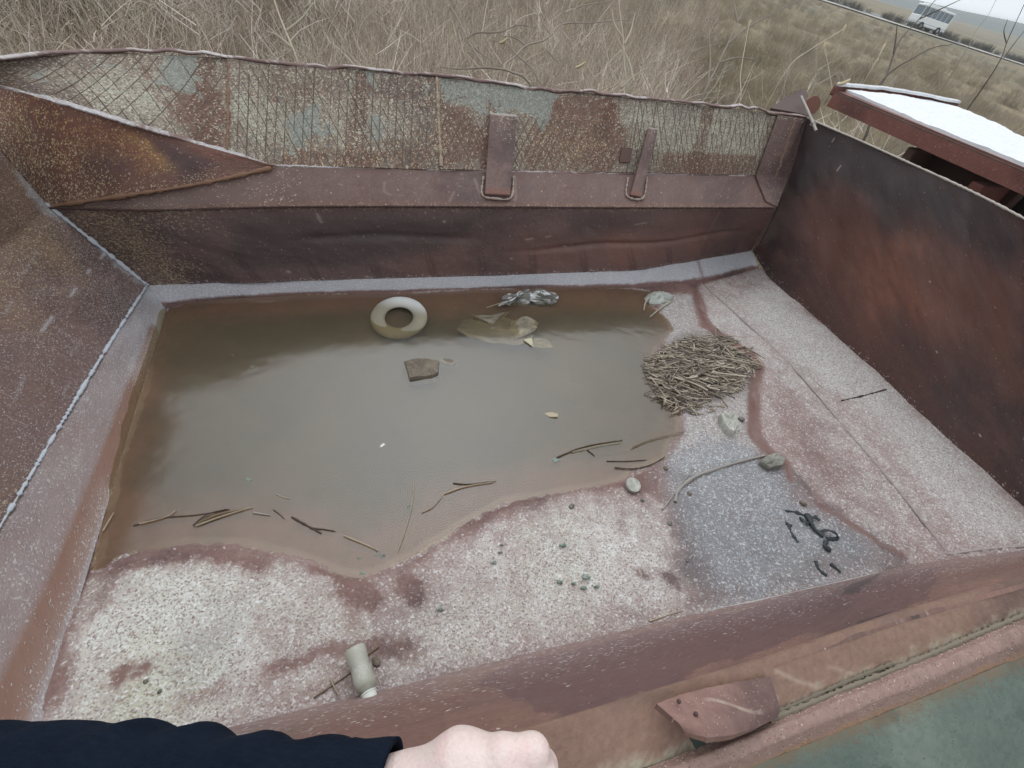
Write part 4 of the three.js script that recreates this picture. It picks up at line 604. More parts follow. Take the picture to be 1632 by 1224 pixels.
{ // sunken plastic sheet with folds
  const o = thing('plastic_sheet', 'folded olive plastic sheet half sunk in the puddle right of the ring', 'plastic sheet', P(800, 530, -0.03));
  const film = (name, rows, amp, sd, tint) => {
    const s = new Sheet(rows.map((r) => r.map(([x, y, h]) => P(x, y, h))), { nu: 44, nv: 26, th: 0.002, flip: true, smooth: true, relief: (u, v) => amp * (1 - Math.abs(bil(F1, u / 0.55 + sd, v / 0.4 + u * 0.6) * 2 - 1) * 1.6 + 0.5 * (bil(F2, u / 0.3 + sd, v / 0.3) - 0.5)) });
    const t = paint(128, 128, s.U, s.Vm, (u, v, fu, fv, o2) => { const n = bil(F2, fu + sd, fv), q = bil(F3, fu, fv + sd); for (let k = 0; k < 3; k++) o2[k] = tint[k] * lerp(0.72, 1.18, n) + (q - 0.5) * 30; o2[3] = q; o2[4] = 0.5; }); return part(name, s.geometry(), texMat(t, 0.003, { side: THREE.DoubleSide }), o);
  };
  film('sheet_panel', [[[738, 512, -0.012], [775, 503, -0.012], [825, 513, -0.012], [858, 522, -0.012]], [[728, 527, -0.014], [772, 524, -0.006], [818, 527, -0.006], [850, 535, -0.012]], [[752, 541, -0.016], [790, 547, -0.012], [820, 550, -0.012], [842, 549, -0.016]]], 0.007, 0.1, [104, 94, 76]);
  film('sheet_fold', [[[748, 502, -0.006], [782, 503, 0.0], [814, 496, -0.004]], [[766, 510, -0.006], [784, 513, 0.003], [800, 508, -0.006]], [[780, 518, -0.01], [786, 521, -0.004], [792, 518, -0.01]]], 0.006, 0.4, [112, 101, 82]);
  film('sheet_fold', [[[815, 513, -0.002], [838, 504, 0.004], [858, 514, 0.0]], [[812, 526, -0.004], [836, 522, 0.005], [856, 522, 0.0]], [[822, 541, -0.006], [838, 535, -0.001], [852, 527, -0.004]]], 0.007, 0.7, [126, 115, 94]);
  film('sheet_fold', [[[846, 540, -0.002], [860, 538, 0.0], [874, 543, -0.004]], [[848, 553, -0.005], [864, 554, -0.004], [882, 556, -0.006]]], 0.004, 0.2, [124, 114, 92]);
  part('sheet_corner', slabGeo([[834, 541], [848, 538], [849, 552]], 0.007, 0.004, { seed: 15, jag: 0.003 }), std('#b3ac94', 0.6), o);
}
{ // crumpled film at the far edge of the water
  const tex = paint(256, 256, 1, 1, (u, v, fu, fv, o) => { const n = bil(F1, fu * 2, fv * 3), m = bil(F2, fu * 3, fv * 2); const k = ss(0.45, 0.6, n * 0.5 + m * 0.5); o[0] = lerp(110, 204, k); o[1] = lerp(108, 206, k); o[2] = lerp(102, 206, k); o[3] = n; o[4] = 0.45; });
  const m = texMat(tex, 0.01), o = thing('crumpled_film', 'crumpled dirty white plastic film at the far edge of the puddle', 'plastic film', P(845, 474, 0));
  part('film_lump', crumple(P(862, 474, 0.012), 0.085, 0.034, 0.035, { seed: 21, amp: 0.7, sharp: 3, detail: 30, yaw: 0.15 }), m, o); part('film_lump', crumple(P(822, 476, 0.008), 0.055, 0.028, 0.028, { seed: 22, amp: 0.9, sharp: 3.4, detail: 30, yaw: 0.5 }), m, o);
  part('film_strip', rod([P(795, 487, 0.006), P(815, 478, 0.03), P(830, 468, 0.035), P(842, 462, 0.03)], 0.009, { wob: 0.5, seed: 2, flat: 0.5 }), m, o);
  const o2 = thing('crumpled_film', 'crumpled clear plastic scrap at the far right corner of the puddle', 'plastic film', P(1055, 478, 0));
  const clear = new THREE.MeshPhysicalMaterial({ color: 0xb9bdb6, roughness: 0.3, transmission: 0.35, thickness: 0 });
  part('film_lump', crumple(P(1052, 476, 0.006), 0.07, 0.03, 0.045, { seed: 24, amp: 0.75, sharp: 3, detail: 26, yaw: 0.4 }), clear, o2);
  part('film_strip', rod([P(1026, 494, 0.004), P(1030, 480, 0.012), P(1042, 470, 0.026), P(1060, 468, 0.02)], 0.0035, { wob: 0.4, seed: 5 }), std('#a9a590', 0.7), o2); part('film_strip', rod([P(1036, 505, 0.003), P(1052, 492, 0.01), P(1074, 478, 0.016)], 0.003, { wob: 0.4, seed: 6 }), std('#a9a590', 0.7), o2);
}
{ // heap of cut reeds
  const o = thing('reed_heap', 'heap of short cut straw reeds at the right edge of the puddle', 'reed heap', P(1115, 590, 0)); const r = rng(501);
  const mats = ['#93897b', '#7f756a', '#a79d8e', '#665d55', '#b5ab9b', '#756a60'].map((c) => std(c, 0.85)), geos = [0.0021, 0.0029, 0.0037].map((q, i) => { const g = new THREE.CylinderGeometry(q * 0.7, q, 1, 6, 3); g.rotateZ(Math.PI / 2); const p = g.attributes.position; for (let k = 0; k < p.count; k++) p.setY(k, p.getY(k) + 0.004 * (i - 1) * Math.cos(p.getX(k) * 3)); g.computeVertexNormals(); return g; });
  const spots = []; let guard = 0;
  while (spots.length < 1050 && guard++ < 20000) {
    const a = r() * 6.283, q = Math.pow(r(), 0.6), w = 0.72 + 0.55 * bil(F1, a / 6.283 * 0.9, 0.37), x = 1115 + Math.cos(a) * q * 92 * w + (r() - 0.5) * 18, y = 588 + Math.sin(a) * q * 60 * w + (r() - 0.5) * 12; const k = (1 - q * q) * (0.6 + 0.7 * bil(F2, x / 300, y / 200)); if (y < 552 && x > 1172) continue; spots.push([x, y, k]);
  }
  const inst = new THREE.InstancedMesh(geos[1], std('#9d9080', 0.85), spots.length - 260), M4 = new THREE.Matrix4(), E = new THREE.Euler(), Q = new THREE.Quaternion();
  spots.forEach(([x, y, k], i) => {
    const top = i < 260, L = i < 22 ? lerp(0.13, 0.21, r()) : lerp(0.025, 0.15, r() * r() * r()), c = P(x, y, 0.008 + k * (top ? 0.034 : 0.004 + 0.026 * r()) + r() * 0.006), yaw = r() < 0.6 ? 0.15 + (r() - 0.5) * 1.2 : r() * 3.14, pitch = (r() - 0.5) * (top ? 0.34 : 0.2); c.y += Math.abs(Math.sin(pitch)) * L * 0.4;
    E.set(r() * 6.28, yaw, pitch, 'YXZ'); Q.setFromEuler(E);
    if (top) { const s = shadow(new THREE.Mesh(geos[i % 3], mats[(r() * mats.length) | 0])); s.name = 'stalk'; s.position.copy(c).sub(o.position); s.quaternion.copy(Q); s.scale.set(L, 1, 1); o.add(s); }
    else { M4.compose(c.clone().sub(o.position), Q, V(L, 1, 1)); inst.setMatrixAt(i - 260, M4); inst.setColorAt(i - 260, new THREE.Color().setScalar(0.45 + r() * 0.8)); }
  });
  inst.name = 'lower_stalks'; inst.userData.kind = 'stuff'; shadow(inst); o.add(inst);
}
{ // twigs and stalks
  const darkM = std('#4b4038', 0.85), midM = std('#766552', 0.85), paleM = std('#a3957e', 0.85), greyM = std('#97928c', 0.85);
  const T = (label, pts, rad, m, h = 0.0025, group = 'twigs and stalks floating in the puddle') => single('twig', rod(pts.map(([x, y, hh]) => P(x, y, (hh ?? h) * 0.9)), rad * 0.8, { wob: 0.25, seed: Math.round(pts[0][0]), taper: 0.6, sides: 6 }), m, label, 'twig', group);
  T('long dark twig floating near the left end of the puddle', [[212, 838], [255, 826], [310, 821], [366, 812]], 0.0028, darkM);
  T('pale bent stalk above the long dark twig at the left', [[222, 835], [268, 822], [280, 813]], 0.0024, paleM, 0.005);
  T('pale straight stalk in the left cluster, longest of three', [[312, 838], [350, 824], [402, 808]], 0.0032, paleM, 0.005);
  T('brown stalk lying behind the pale straight stalk at left', [[318, 832], [346, 821], [388, 811]], 0.0035, midM, 0.004);
  T('dark stalk with its lower end crossing the pale stalk at left', [[307, 838], [330, 820], [362, 811]], 0.0028, darkM, 0.006);
  T('short thick pale twig right of the left cluster', [[403, 817], [416, 819], [430, 821]], 0.0035, greyM, 0.004);
  T('short dark twig between the left cluster and the forked twig', [[436, 813], [446, 820], [453, 827]], 0.0026, darkM);
  T('thick dark twig near the middle of the near shore', [[465, 824], [490, 838], [512, 850]], 0.0048, darkM);
  T('dark twig touching the thick dark twig at its right end', [[498, 842], [518, 844], [534, 847]], 0.0032, darkM, 0.003);
  T('pale brown stalk pointing at the small grey pebble by the shore', [[548, 854], [575, 865], [602, 877]], 0.003, paleM, 0.004);
  T('thin pale straw standing almost upright in the near puddle', [[660, 768], [657, 800], [648, 840], [634, 880]], 0.0019, paleM, 0.005);
  T('pale stalk of the pair in the middle of the near shore', [[708, 787], [740, 776], [788, 768]], 0.003, paleM, 0.005);
  T('dark stalk of the pair in the middle of the near shore', [[722, 770], [742, 772], [790, 767]], 0.0032, darkM, 0.003);
  T('short curved brown twig left of the pair of stalks', [[672, 818], [690, 809], [704, 793]], 0.002, midM);
  T('long dark curved twig at the right of the puddle', [[888, 729], [922, 715], [950, 708], [992, 702]], 0.004, darkM, 0.004);
  T('pale stalk lying along the long dark curved twig', [[912, 720], [950, 711], [990, 704]], 0.0022, paleM, 0.007);
  T('short dark stub below the long curved twig', [[936, 717], [948, 727]], 0.0036, darkM);
  T('dark straight twig near the right end of the shore', [[967, 735], [1000, 735], [1030, 733]], 0.0026, darkM);
  T('dark curved twig along the right shore, nearest the frost', [[980, 745], [1010, 747], [1036, 741], [1060, 728]], 0.0026, darkM, 0.005);
  T('thin brown stalk reaching onto the frost at the right shore', [[1008, 713], [1036, 701], [1090, 688]], 0.0026, midM, 0.008);
  T('faint submerged twig above the dark straight twig', [[958, 723], [990, 720], [1012, 717]], 0.0024, midM, -0.003);
  T('tiny pale stalk floating in the left middle of the puddle', [[440, 787], [452, 793], [462, 795]], 0.0022, paleM);
  T('thin stalk standing at the left edge of the puddle', [[164, 846], [172, 832], [181, 817]], 0.0024, paleM, 0.006);
  T('thin pale stalk leaning on the crumpled white film', [[776, 490, 0.004], [800, 482, 0.012], [824, 473, 0.02]], 0.0022, paleM);
  T('thick bent grey stick on the blue grey frost', [[1076, 800], [1080, 784], [1104, 762], [1140, 748], [1182, 735], [1220, 726]], 0.0075, greyM, 0.017, 'sticks on the frosted floor');
  T('thin straight grey stalk left of the thick bent stick', [[1056, 812], [1076, 785], [1106, 745]], 0.0032, greyM, 0.016, 'sticks on the frosted floor');
  T('short red brown twig behind the small bottle', [[580, 1048], [592, 1039], [604, 1030]], 0.0036, midM, 0.016, 'sticks on the frosted floor');
  T('long thin twig left of the small bottle', [[500, 1112], [530, 1092], [562, 1070]], 0.0026, midM, 0.015, 'sticks on the frosted floor');
  T('short pale stalk crossing the long twig left of the bottle', [[526, 1080], [532, 1094], [540, 1108]], 0.0026, paleM, 0.018, 'sticks on the frosted floor');
  T('thin straw at the front edge of the blue grey frost', [[1036, 990], [1062, 981], [1088, 973]], 0.0022, paleM, 0.016, 'sticks on the frosted floor');
}
single('dry_leaf', slabGeo([[868, 657], [878, 656], [889, 660], [888, 665], [876, 664]], 0.005, 0.003, { seed: 61, jag: 0.004, tilt: 0.15 }), std('#a99d86', 0.8), 'pale curled leaf floating in the middle right of the puddle', 'leaf');
single('paper_scrap', slabGeo([[605, 711], [611, 706], [614, 708], [608, 713]], 0.003, 0.002, { seed: 62 }), std('#d5d2c8', 0.8), 'tiny white scrap floating in the middle of the puddle', 'scrap');
single('jar_lid', (() => { const g = new THREE.CylinderGeometry(0.024, 0.025, 0.009, 30); const c = P(1009, 773, 0.02); g.rotateX(0.14); g.rotateZ(-0.1); g.translate(c.x, c.y, c.z); return g; })(), paleStone, 'small round pale lid by the near shore of the puddle', 'lid');
single('stone', slabGeo([[1150, 660], [1158, 655], [1174, 658], [1180, 676], [1170, 688], [1158, 681]], 0.042, 0.04, { seed: 63, jag: 0.008 }), paleStone, 'pale blocky stone below the reed heap', 'stone');
single('stone', crumple(P(1182, 668, 0.016), 0.012, 0.008, 0.01, { seed: 31, amp: 0.3 }), greyStone, 'tiny grey pebble right of the pale blocky stone', 'stone');
single('stone', slabGeo([[1212, 735], [1222, 723], [1240, 720], [1255, 730], [1248, 742], [1226, 744]], 0.034, 0.03, { seed: 64, jag: 0.008 }), greyStone, 'flat grey stone at the end of the bent stick', 'stone');
{ const peb = [[1060, 748, 0.012, 'dark green pebble near the right shore of the puddle'], [910, 809, 0.012, 'dark pebble on the white frost near the shore'], [600, 880, 0.012, 'small grey pebble lying in the shallow water'], [572, 888, 0.009, 'tiny dark pebble left of the grey pebble in the shallows'], [652, 806, 0.011, 'oval pebble beside the thin upright straw'], [1022, 800, 0.010, 'small brown pebble below the round lid'], [1096, 790, 0.011, 'dark pebble under the bent grey stick'], [1065, 838, 0.010, 'dark pebble left on the blue grey frost'], [1092, 896, 0.008, 'small black pebble near the front of the blue grey frost'], [1276, 806, 0.014, 'dark oval pebble above the black rubber scrap'], [236, 1088, 0.006, 'tiny black pebble in the white frost at the near left'], [258, 1104, 0.006, 'tiny black pebble nearest the left front edge'], [600, 1057, 0.014, 'dark grey pebble right of the small bottle'], [610, 885, 0.011, 'grey pebble at the tip of the pale brown stalk'], [402, 584, 0.012, 'pale pebble under water at the far left'], [370, 566, 0.010, 'small pebble near the pale one under water at the far left']];
  peb.forEach(([x, y, q, label], i) => { q *= 1.0; const c = P(x, y, 0), b = floorY(c); q *= 0.62; c.y = Math.max(b, -0.006) + q * 0.25; single('pebble', crumple(c, q * 1.2, q * 0.7, q, { seed: 40 + i, amp: 0.35, detail: 9, yaw: i }), i % 3 ? greyStone : mudStone, label, 'pebble', 'pebbles in the dump body'); });
  const glass = new THREE.MeshPhysicalMaterial({ color: 0x94a49a, roughness: 0.35, transmission: 0.4, thickness: 0 });
  const sh = [[892, 927, 9, 'green glass shard at the lower left of the frost cluster'], [934, 918, 12, 'largest green glass shard in the frost cluster'], [915, 929, 6, 'small green glass shard between the two larger ones'], [898, 868, 9, 'pale green shard above the glass cluster'], [952, 934, 7, 'green shard at the right of the glass cluster'], [930, 936, 8, 'flat green shard right below the largest one'], [788, 896, 8, 'green shard lowest of the three in a row on the frost'], [797, 880, 6, 'green shard in the middle of the row of three'], [799, 868, 4, 'smallest green shard topmost of the row of three'], [702, 970, 10, 'lone pale green shard on the frost right of the bottle'], [888, 733, 11, 'pale green shard in the water by the curved twig'], [578, 913, 10, 'green grey shard at the tip of the near shore'], [396, 764, 8, 'green shard under water at the left']];
  sh.forEach(([x, y, s, label], i) => { const r = rng(700 + i), pts = []; for (let k = 0; k < 5; k++) { const a = k / 5 * 6.28 + r() * 0.7; pts.push([x + Math.cos(a) * s * 0.66 * (0.7 + 0.5 * r()), y + Math.sin(a) * s * 0.36 * (0.7 + 0.5 * r())]); } const w = shoreDist(P(x, y, 0)) > 0; single('glass_shard', slabGeo(pts, w ? 0.001 : 0.019, 0.007, { seed: i + 5, tilt: (r() - 0.5) * 0.3 }), glass, label, 'glass shard', 'green glass shards'); });
}
{ // scraps of black rubber
  const m = std('#30363a', 0.7), o = thing('rubber_scrap', 'torn black rubber scrap curled on the frost near the right seam', 'rubber scrap', P(1300, 840, 0));
  const S = (pts, r, h = 0.016) => rod(pts.map(([x, y, hh]) => P(x, y, (hh ?? h) * 0.85)), r * 0.72, { wob: 0.5, seed: Math.round(pts[0][1]), sides: 7, flat: 0.55 });
  part('rubber_strip', S([[1252, 814], [1268, 816], [1284, 822], [1303, 826, 0.03]], 0.007), m, o); part('rubber_strip', S([[1287, 820], [1294, 834, 0.03], [1300, 846], [1312, 852]], 0.013, 0.02), m, o); part('rubber_strip', S([[1302, 848], [1318, 845, 0.034], [1332, 850, 0.034], [1335, 858], [1318, 859]], 0.008), m, o); part('rubber_strip', S([[1318, 862], [1314, 870, 0.024], [1322, 876]], 0.01), m, o); part('rubber_strip', S([[1275, 824], [1283, 832, 0.024], [1296, 838]], 0.006), m, o); part('rubber_strip', S([[1298, 822], [1306, 830]], 0.012), m, o);
  for (const [pts, label] of [[[[1256, 834], [1262, 850], [1272, 864]], 'small black rubber strip left of the torn scrap'], [[[1300, 894], [1306, 908], [1318, 917]], 'thin curved black strip nearest the front edge'], [[[1324, 898], [1332, 905], [1340, 912]], 'short black strip right of the thin curved one'], [[[1252, 833], [1262, 838]], 'tiny black crumb beside the small rubber strip']]) single('rubber_strip', S(pts, 0.006), m, label, 'rubber strip', 'black rubber strips');
}
{ // small plastic bottle on its side
  const a = P(565, 1034, 0.042), b = P(590, 1113, 0.046), ax = b.clone().sub(a), L = ax.length(); const o = thing('bottle', 'small cloudy plastic bottle lying on the frost, cap towards the front', 'bottle', P(578, 1075, 0));
  const place = (g) => { g.applyQuaternion(new THREE.Quaternion().setFromUnitVectors(V(0, 1, 0), ax.clone().normalize())); g.translate(a.x, a.y, a.z); return g; };
  const k = L / 0.14, pr = [[0, 0.002], [0.024, 0], [0.029, 0.005], [0.0295, 0.02], [0.028, 0.04], [0.0265, 0.055], [0.0275, 0.07], [0.0285, 0.09], [0.0265, 0.104], [0.02, 0.115], [0.0145, 0.121], [0.0135, 0.126]].map(([x, y]) => new THREE.Vector2(x * 0.78, y * k));
  const g = new THREE.LatheGeometry(new THREE.SplineCurve(pr).getPoints(50), 36), p = g.attributes.position; for (let i = 0; i < p.count; i++) { const n = 1 + (bil(F2, p.getX(i) * 6, p.getY(i) * 6 + p.getZ(i) * 3) - 0.5) * 0.12; p.setX(i, p.getX(i) * n); p.setZ(i, p.getZ(i) * n); } g.computeVertexNormals();
  const bt = paint(256, 256, 0.2, 0.14, (u, v, fu, fv, o) => { const n = bil(F2, fu, fv); o[0] = lerp(176, 200, n); o[1] = lerp(176, 200, n); o[2] = lerp(160, 186, n); frost(o, u * 2, v * 2, 0.4 * ss(0.3, 0.7, n)); });
  part('bottle_body', place(g), new THREE.MeshPhysicalMaterial({ map: bt.map, bumpMap: bt.aux, bumpScale: 0.001, roughness: 0.45, transmission: 0.25, thickness: 0 }), o);
  const wh = std('#c9ccc6', 0.55); const cap = new THREE.CylinderGeometry(0.0145, 0.0155, 0.019, 30); cap.translate(0, 0.138 * k, 0); const ring = new THREE.TorusGeometry(0.0145, 0.0022, 8, 30); ring.rotateX(Math.PI / 2); ring.translate(0, 0.1255 * k, 0); const gap = new THREE.CylinderGeometry(0.012, 0.012, 0.006, 24); gap.translate(0, 0.1285 * k, 0);
  part('bottle_cap', place(cap), wh, o); part('neck_ring', place(ring), wh, o); part('bottle_neck', place(gap), std('#3d4240', 0.6), o);
}

// ───────── the person leaning over the near edge ─────────
{
  const o = thing('person', 'person in a navy sleeve reaching across the near edge, bare closed hand', 'person', D(520, 1330, 0.42));
  // joints in the picture's own layout, put at real depth (metres in front of the lens)
  const Z = 0.4, J = (x, y, z = Z) => D(x, y + 7, z), bones = [];
  const bone = (a, b, ra, rb, k = 0.012) => bones.push([a, b, ra, rb, k]);
  bone(J(300, 1290, 0.43), J(640, 1266, 0.415), 0.036, 0.031, 0.02);         // forearm into the wrist
  bone(J(640, 1264, 0.415), J(735, 1212, 0.41), 0.029, 0.0275, 0.018);       // heel of the hand, little finger side
  bone(J(735, 1212, 0.41), J(798, 1200, 0.407), 0.0265, 0.0175, 0.012);
  bone(J(650, 1270, 0.41), J(806, 1236, 0.398), 0.028, 0.0195, 0.016);       // ring metacarpal
  bone(J(650, 1290, 0.408), J(808, 1275, 0.394), 0.028, 0.0205, 0.016);      // middle metacarpal
  bone(J(650, 1305, 0.41), J(798, 1315, 0.396), 0.028, 0.020, 0.016);        // index metacarpal
  const finger = (pts, rad) => { for (let i = 0; i + 1 < pts.length; i++) bone(pts[i], pts[i + 1], rad * [1, 0.95, 0.84][i], rad * [0.95, 0.84, 0.7][i], 0.0075); };
  finger([J(800, 1194, 0.404), J(849, 1192, 0.408), J(866, 1212, 0.436), J(842, 1228, 0.452)], 0.0152);   // little finger
  finger([J(806, 1234, 0.397), J(864, 1240, 0.404), J(880, 1262, 0.438), J(850, 1274, 0.46)], 0.0165);
  finger([J(808, 1275, 0.393), J(872, 1288, 0.402), J(884, 1310, 0.44), J(850, 1320, 0.462)], 0.017);
  finger([J(798, 1316, 0.395), J(862, 1336, 0.404), J(872, 1358, 0.44), J(840, 1366, 0.46)], 0.0165);
  finger([J(690, 1345, 0.425), J(760, 1385, 0.44), J(815, 1392, 0.455), J(850, 1378, 0.465)], 0.0175);     // thumb under the fist
  bone(J(650, 1300, 0.415), J(692, 1345, 0.425), 0.024, 0.0185, 0.014);
  const lo = V(9, 9, 9), hi = V(-9, -9, -9); for (const [a, b, ra, rb] of bones) for (const [q, r] of [[a, ra], [b, rb]]) { lo.min(q.clone().subScalar(r + 0.012)); hi.max(q.clone().addScalar(r + 0.012)); }
  const c = lo.clone().add(hi).multiplyScalar(0.5), half = Math.max(hi.x - lo.x, hi.y - lo.y, hi.z - lo.z) / 2, N = 128, mc = new MarchingCubes(N, new THREE.MeshBasicMaterial(), false, false, 200000), pt = V(0, 0, 0);
  const cap = (p, [a, b, ra, rb]) => { const dx = b.x - a.x, dy = b.y - a.y, dz = b.z - a.z, t = clamp(((p.x - a.x) * dx + (p.y - a.y) * dy + (p.z - a.z) * dz) / (dx * dx + dy * dy + dz * dz)); return Math.hypot(p.x - a.x - dx * t, p.y - a.y - dy * t, p.z - a.z - dz * t) - lerp(ra, rb, t); };
  for (let z = 0; z < N; z++) for (let y = 0; y < N; y++) for (let x = 0; x < N; x++) {
    pt.set(c.x + (x / N * 2 - 1) * half, c.y + (y / N * 2 - 1) * half, c.z + (z / N * 2 - 1) * half); let d = 1;
    if (pt.x > lo.x && pt.y > lo.y && pt.z > lo.z && pt.x < hi.x && pt.y < hi.y && pt.z < hi.z) for (const B of bones) { const e = cap(pt, B), k = B[4]; const h = clamp(0.5 + 0.5 * (d - e) / k); d = d * (1 - h) + e * h - k * h * (1 - h); }
    mc.field[x + y * N + z * N * N] = -d;
  }
  mc.isolation = 0; mc.update();
  const pos = [], nor = [], uv = []; for (let i = 0; i < mc.count; i++) { const p = V(mc.positionArray[3 * i] * half + c.x, mc.positionArray[3 * i + 1] * half + c.y, mc.positionArray[3 * i + 2] * half + c.z); pos.push(p.x, p.y, p.z); nor.push(mc.normalArray[3 * i], mc.normalArray[3 * i + 1], mc.normalArray[3 * i + 2]); uv.push(p.x / 0.2, p.z / 0.2); }
  const g = new THREE.BufferGeometry(); g.setAttribute('position', new THREE.Float32BufferAttribute(pos, 3)); g.setAttribute('normal', new THREE.Float32BufferAttribute(nor, 3)); g.setAttribute('uv', new THREE.Float32BufferAttribute(uv, 2));
  const st = paint(256, 256, 0.2, 0.2, (u, v, fu, fv, o) => { const a = bil(F1, fu, fv), b = bil(F3, fu, fv), d = bil(F4, fu * 2, fv * 2); const bl = ss(0.45, 0.75, b); o[0] = 210 + a * 8 + (d - 0.5) * 10; o[1] = 187 + a * 8 - bl * 7 + (d - 0.5) * 10; o[2] = 180 + a * 8 - bl * 5 + (d - 0.5) * 10; o[3] = 0.5 + (d - 0.5) * 0.9 + (b - 0.5) * 0.5; o[4] = 0.55; });
  part('body', g, new THREE.MeshPhysicalMaterial({ map: st.map, bumpMap: st.aux, bumpScale: 0.0011, roughness: 0.55, sheen: 0.1 }), o);
  // sleeve with soft cross folds
  const path = new THREE.CatmullRomCurve3([V(-0.3, 1.02, 0.42), V(-0.5, 0.86, 0.26), J(-330, 1300, 0.45), J(-100, 1272, 0.44), J(120, 1252, 0.43), J(330, 1266, 0.42), J(520, 1272, 0.417), J(622, 1272, 0.415)]), n = 380, m = 56, sp_ = [], si = [], su = [];
  for (let i = 0; i <= n; i++) {
    const t = i / n, q = path.getPointAt(t), d = path.getTangentAt(t), x = CY.clone().negate().cross(d).normalize(), y = d.clone().cross(x).normalize(); const base = lerp(0.105, 0.047, t) ;
    for (let j = 0; j <= m; j++) {
      const a = j / m * 6.28318; const w = bil(F1, t * 2 + 0.05 * Math.sin(a * 2), 0.25 + 0.02 * Math.cos(a)), w2 = Math.sin(t * 110 + 2.2 * Math.sin(a + t * 7) + 4 * bil(F2, t, 0.3)); const fold = (w - 0.5) * 0.016 + w2 * 0.006 * (0.4 + w) * ss(1, 0.96, t) * (0.6 + 0.4 * Math.cos(a * 2 + t * 20)); const cuff = t > 0.967 ? 0.002 : 0; const r = base + fold + cuff;
      const p = q.clone().addScaledVector(x, Math.cos(a) * r).addScaledVector(y, Math.sin(a) * r); sp_.push(p.x, p.y, p.z); su.push(t * 8, j / m * 4);
    }
  }
  for (let j = 0; j <= m; j++) { const q = V(sp_[3 * (n * (m + 1) + j)], sp_[3 * (n * (m + 1) + j) + 1], sp_[3 * (n * (m + 1) + j) + 2]).lerp(path.getPointAt(0.99), 0.14); sp_.push(q.x, q.y, q.z); su.push(8, j / m * 4); }
  for (let j = 0; j <= m; j++) { const q = path.getPointAt(0.96), e = V(sp_[3 * (n * (m + 1) + j)], sp_[3 * (n * (m + 1) + j) + 1], sp_[3 * (n * (m + 1) + j) + 2]).sub(path.getPointAt(1)); sp_.push(q.x + e.x * 0.84, q.y + e.y * 0.84, q.z + e.z * 0.84); su.push(7.6, j / m * 4); }
  for (let i = 0; i < n + 2; i++) for (let j = 0; j < m; j++) { const a = i * (m + 1) + j; si.push(a, a + 1, a + m + 1, a + 1, a + m + 2, a + m + 1); }
  const sg = new THREE.BufferGeometry(); sg.setAttribute('position', new THREE.Float32BufferAttribute(sp_, 3)); sg.setAttribute('uv', new THREE.Float32BufferAttribute(su, 2)); sg.setIndex(si); sg.computeVertexNormals();
  const ct = paint(256, 256, 1, 1, (u, v, fu, fv, o) => { const a = bil(F4, fu, fv), b = bil(F2, fu, fv), wv = Math.sin(fu * 256 * 0.8) * Math.sin(fv * 256 * 0.8); o[0] = 8 + a * 8 + b * 6; o[1] = 18 + a * 8 + b * 6; o[2] = 32 + a * 11 + b * 6; o[3] = 0.5 + wv * 0.2 + (a - 0.5) * 0.4; o[4] = 0.92; });
  part('sleeve', sg, new THREE.MeshPhysicalMaterial({ map: ct.map, bumpMap: ct.aux, bumpScale: 0.0009, roughness: 1, specularIntensity: 0.25, side: THREE.DoubleSide }), o, 'navy blue sleeve with soft folds and a hemmed cuff');
}

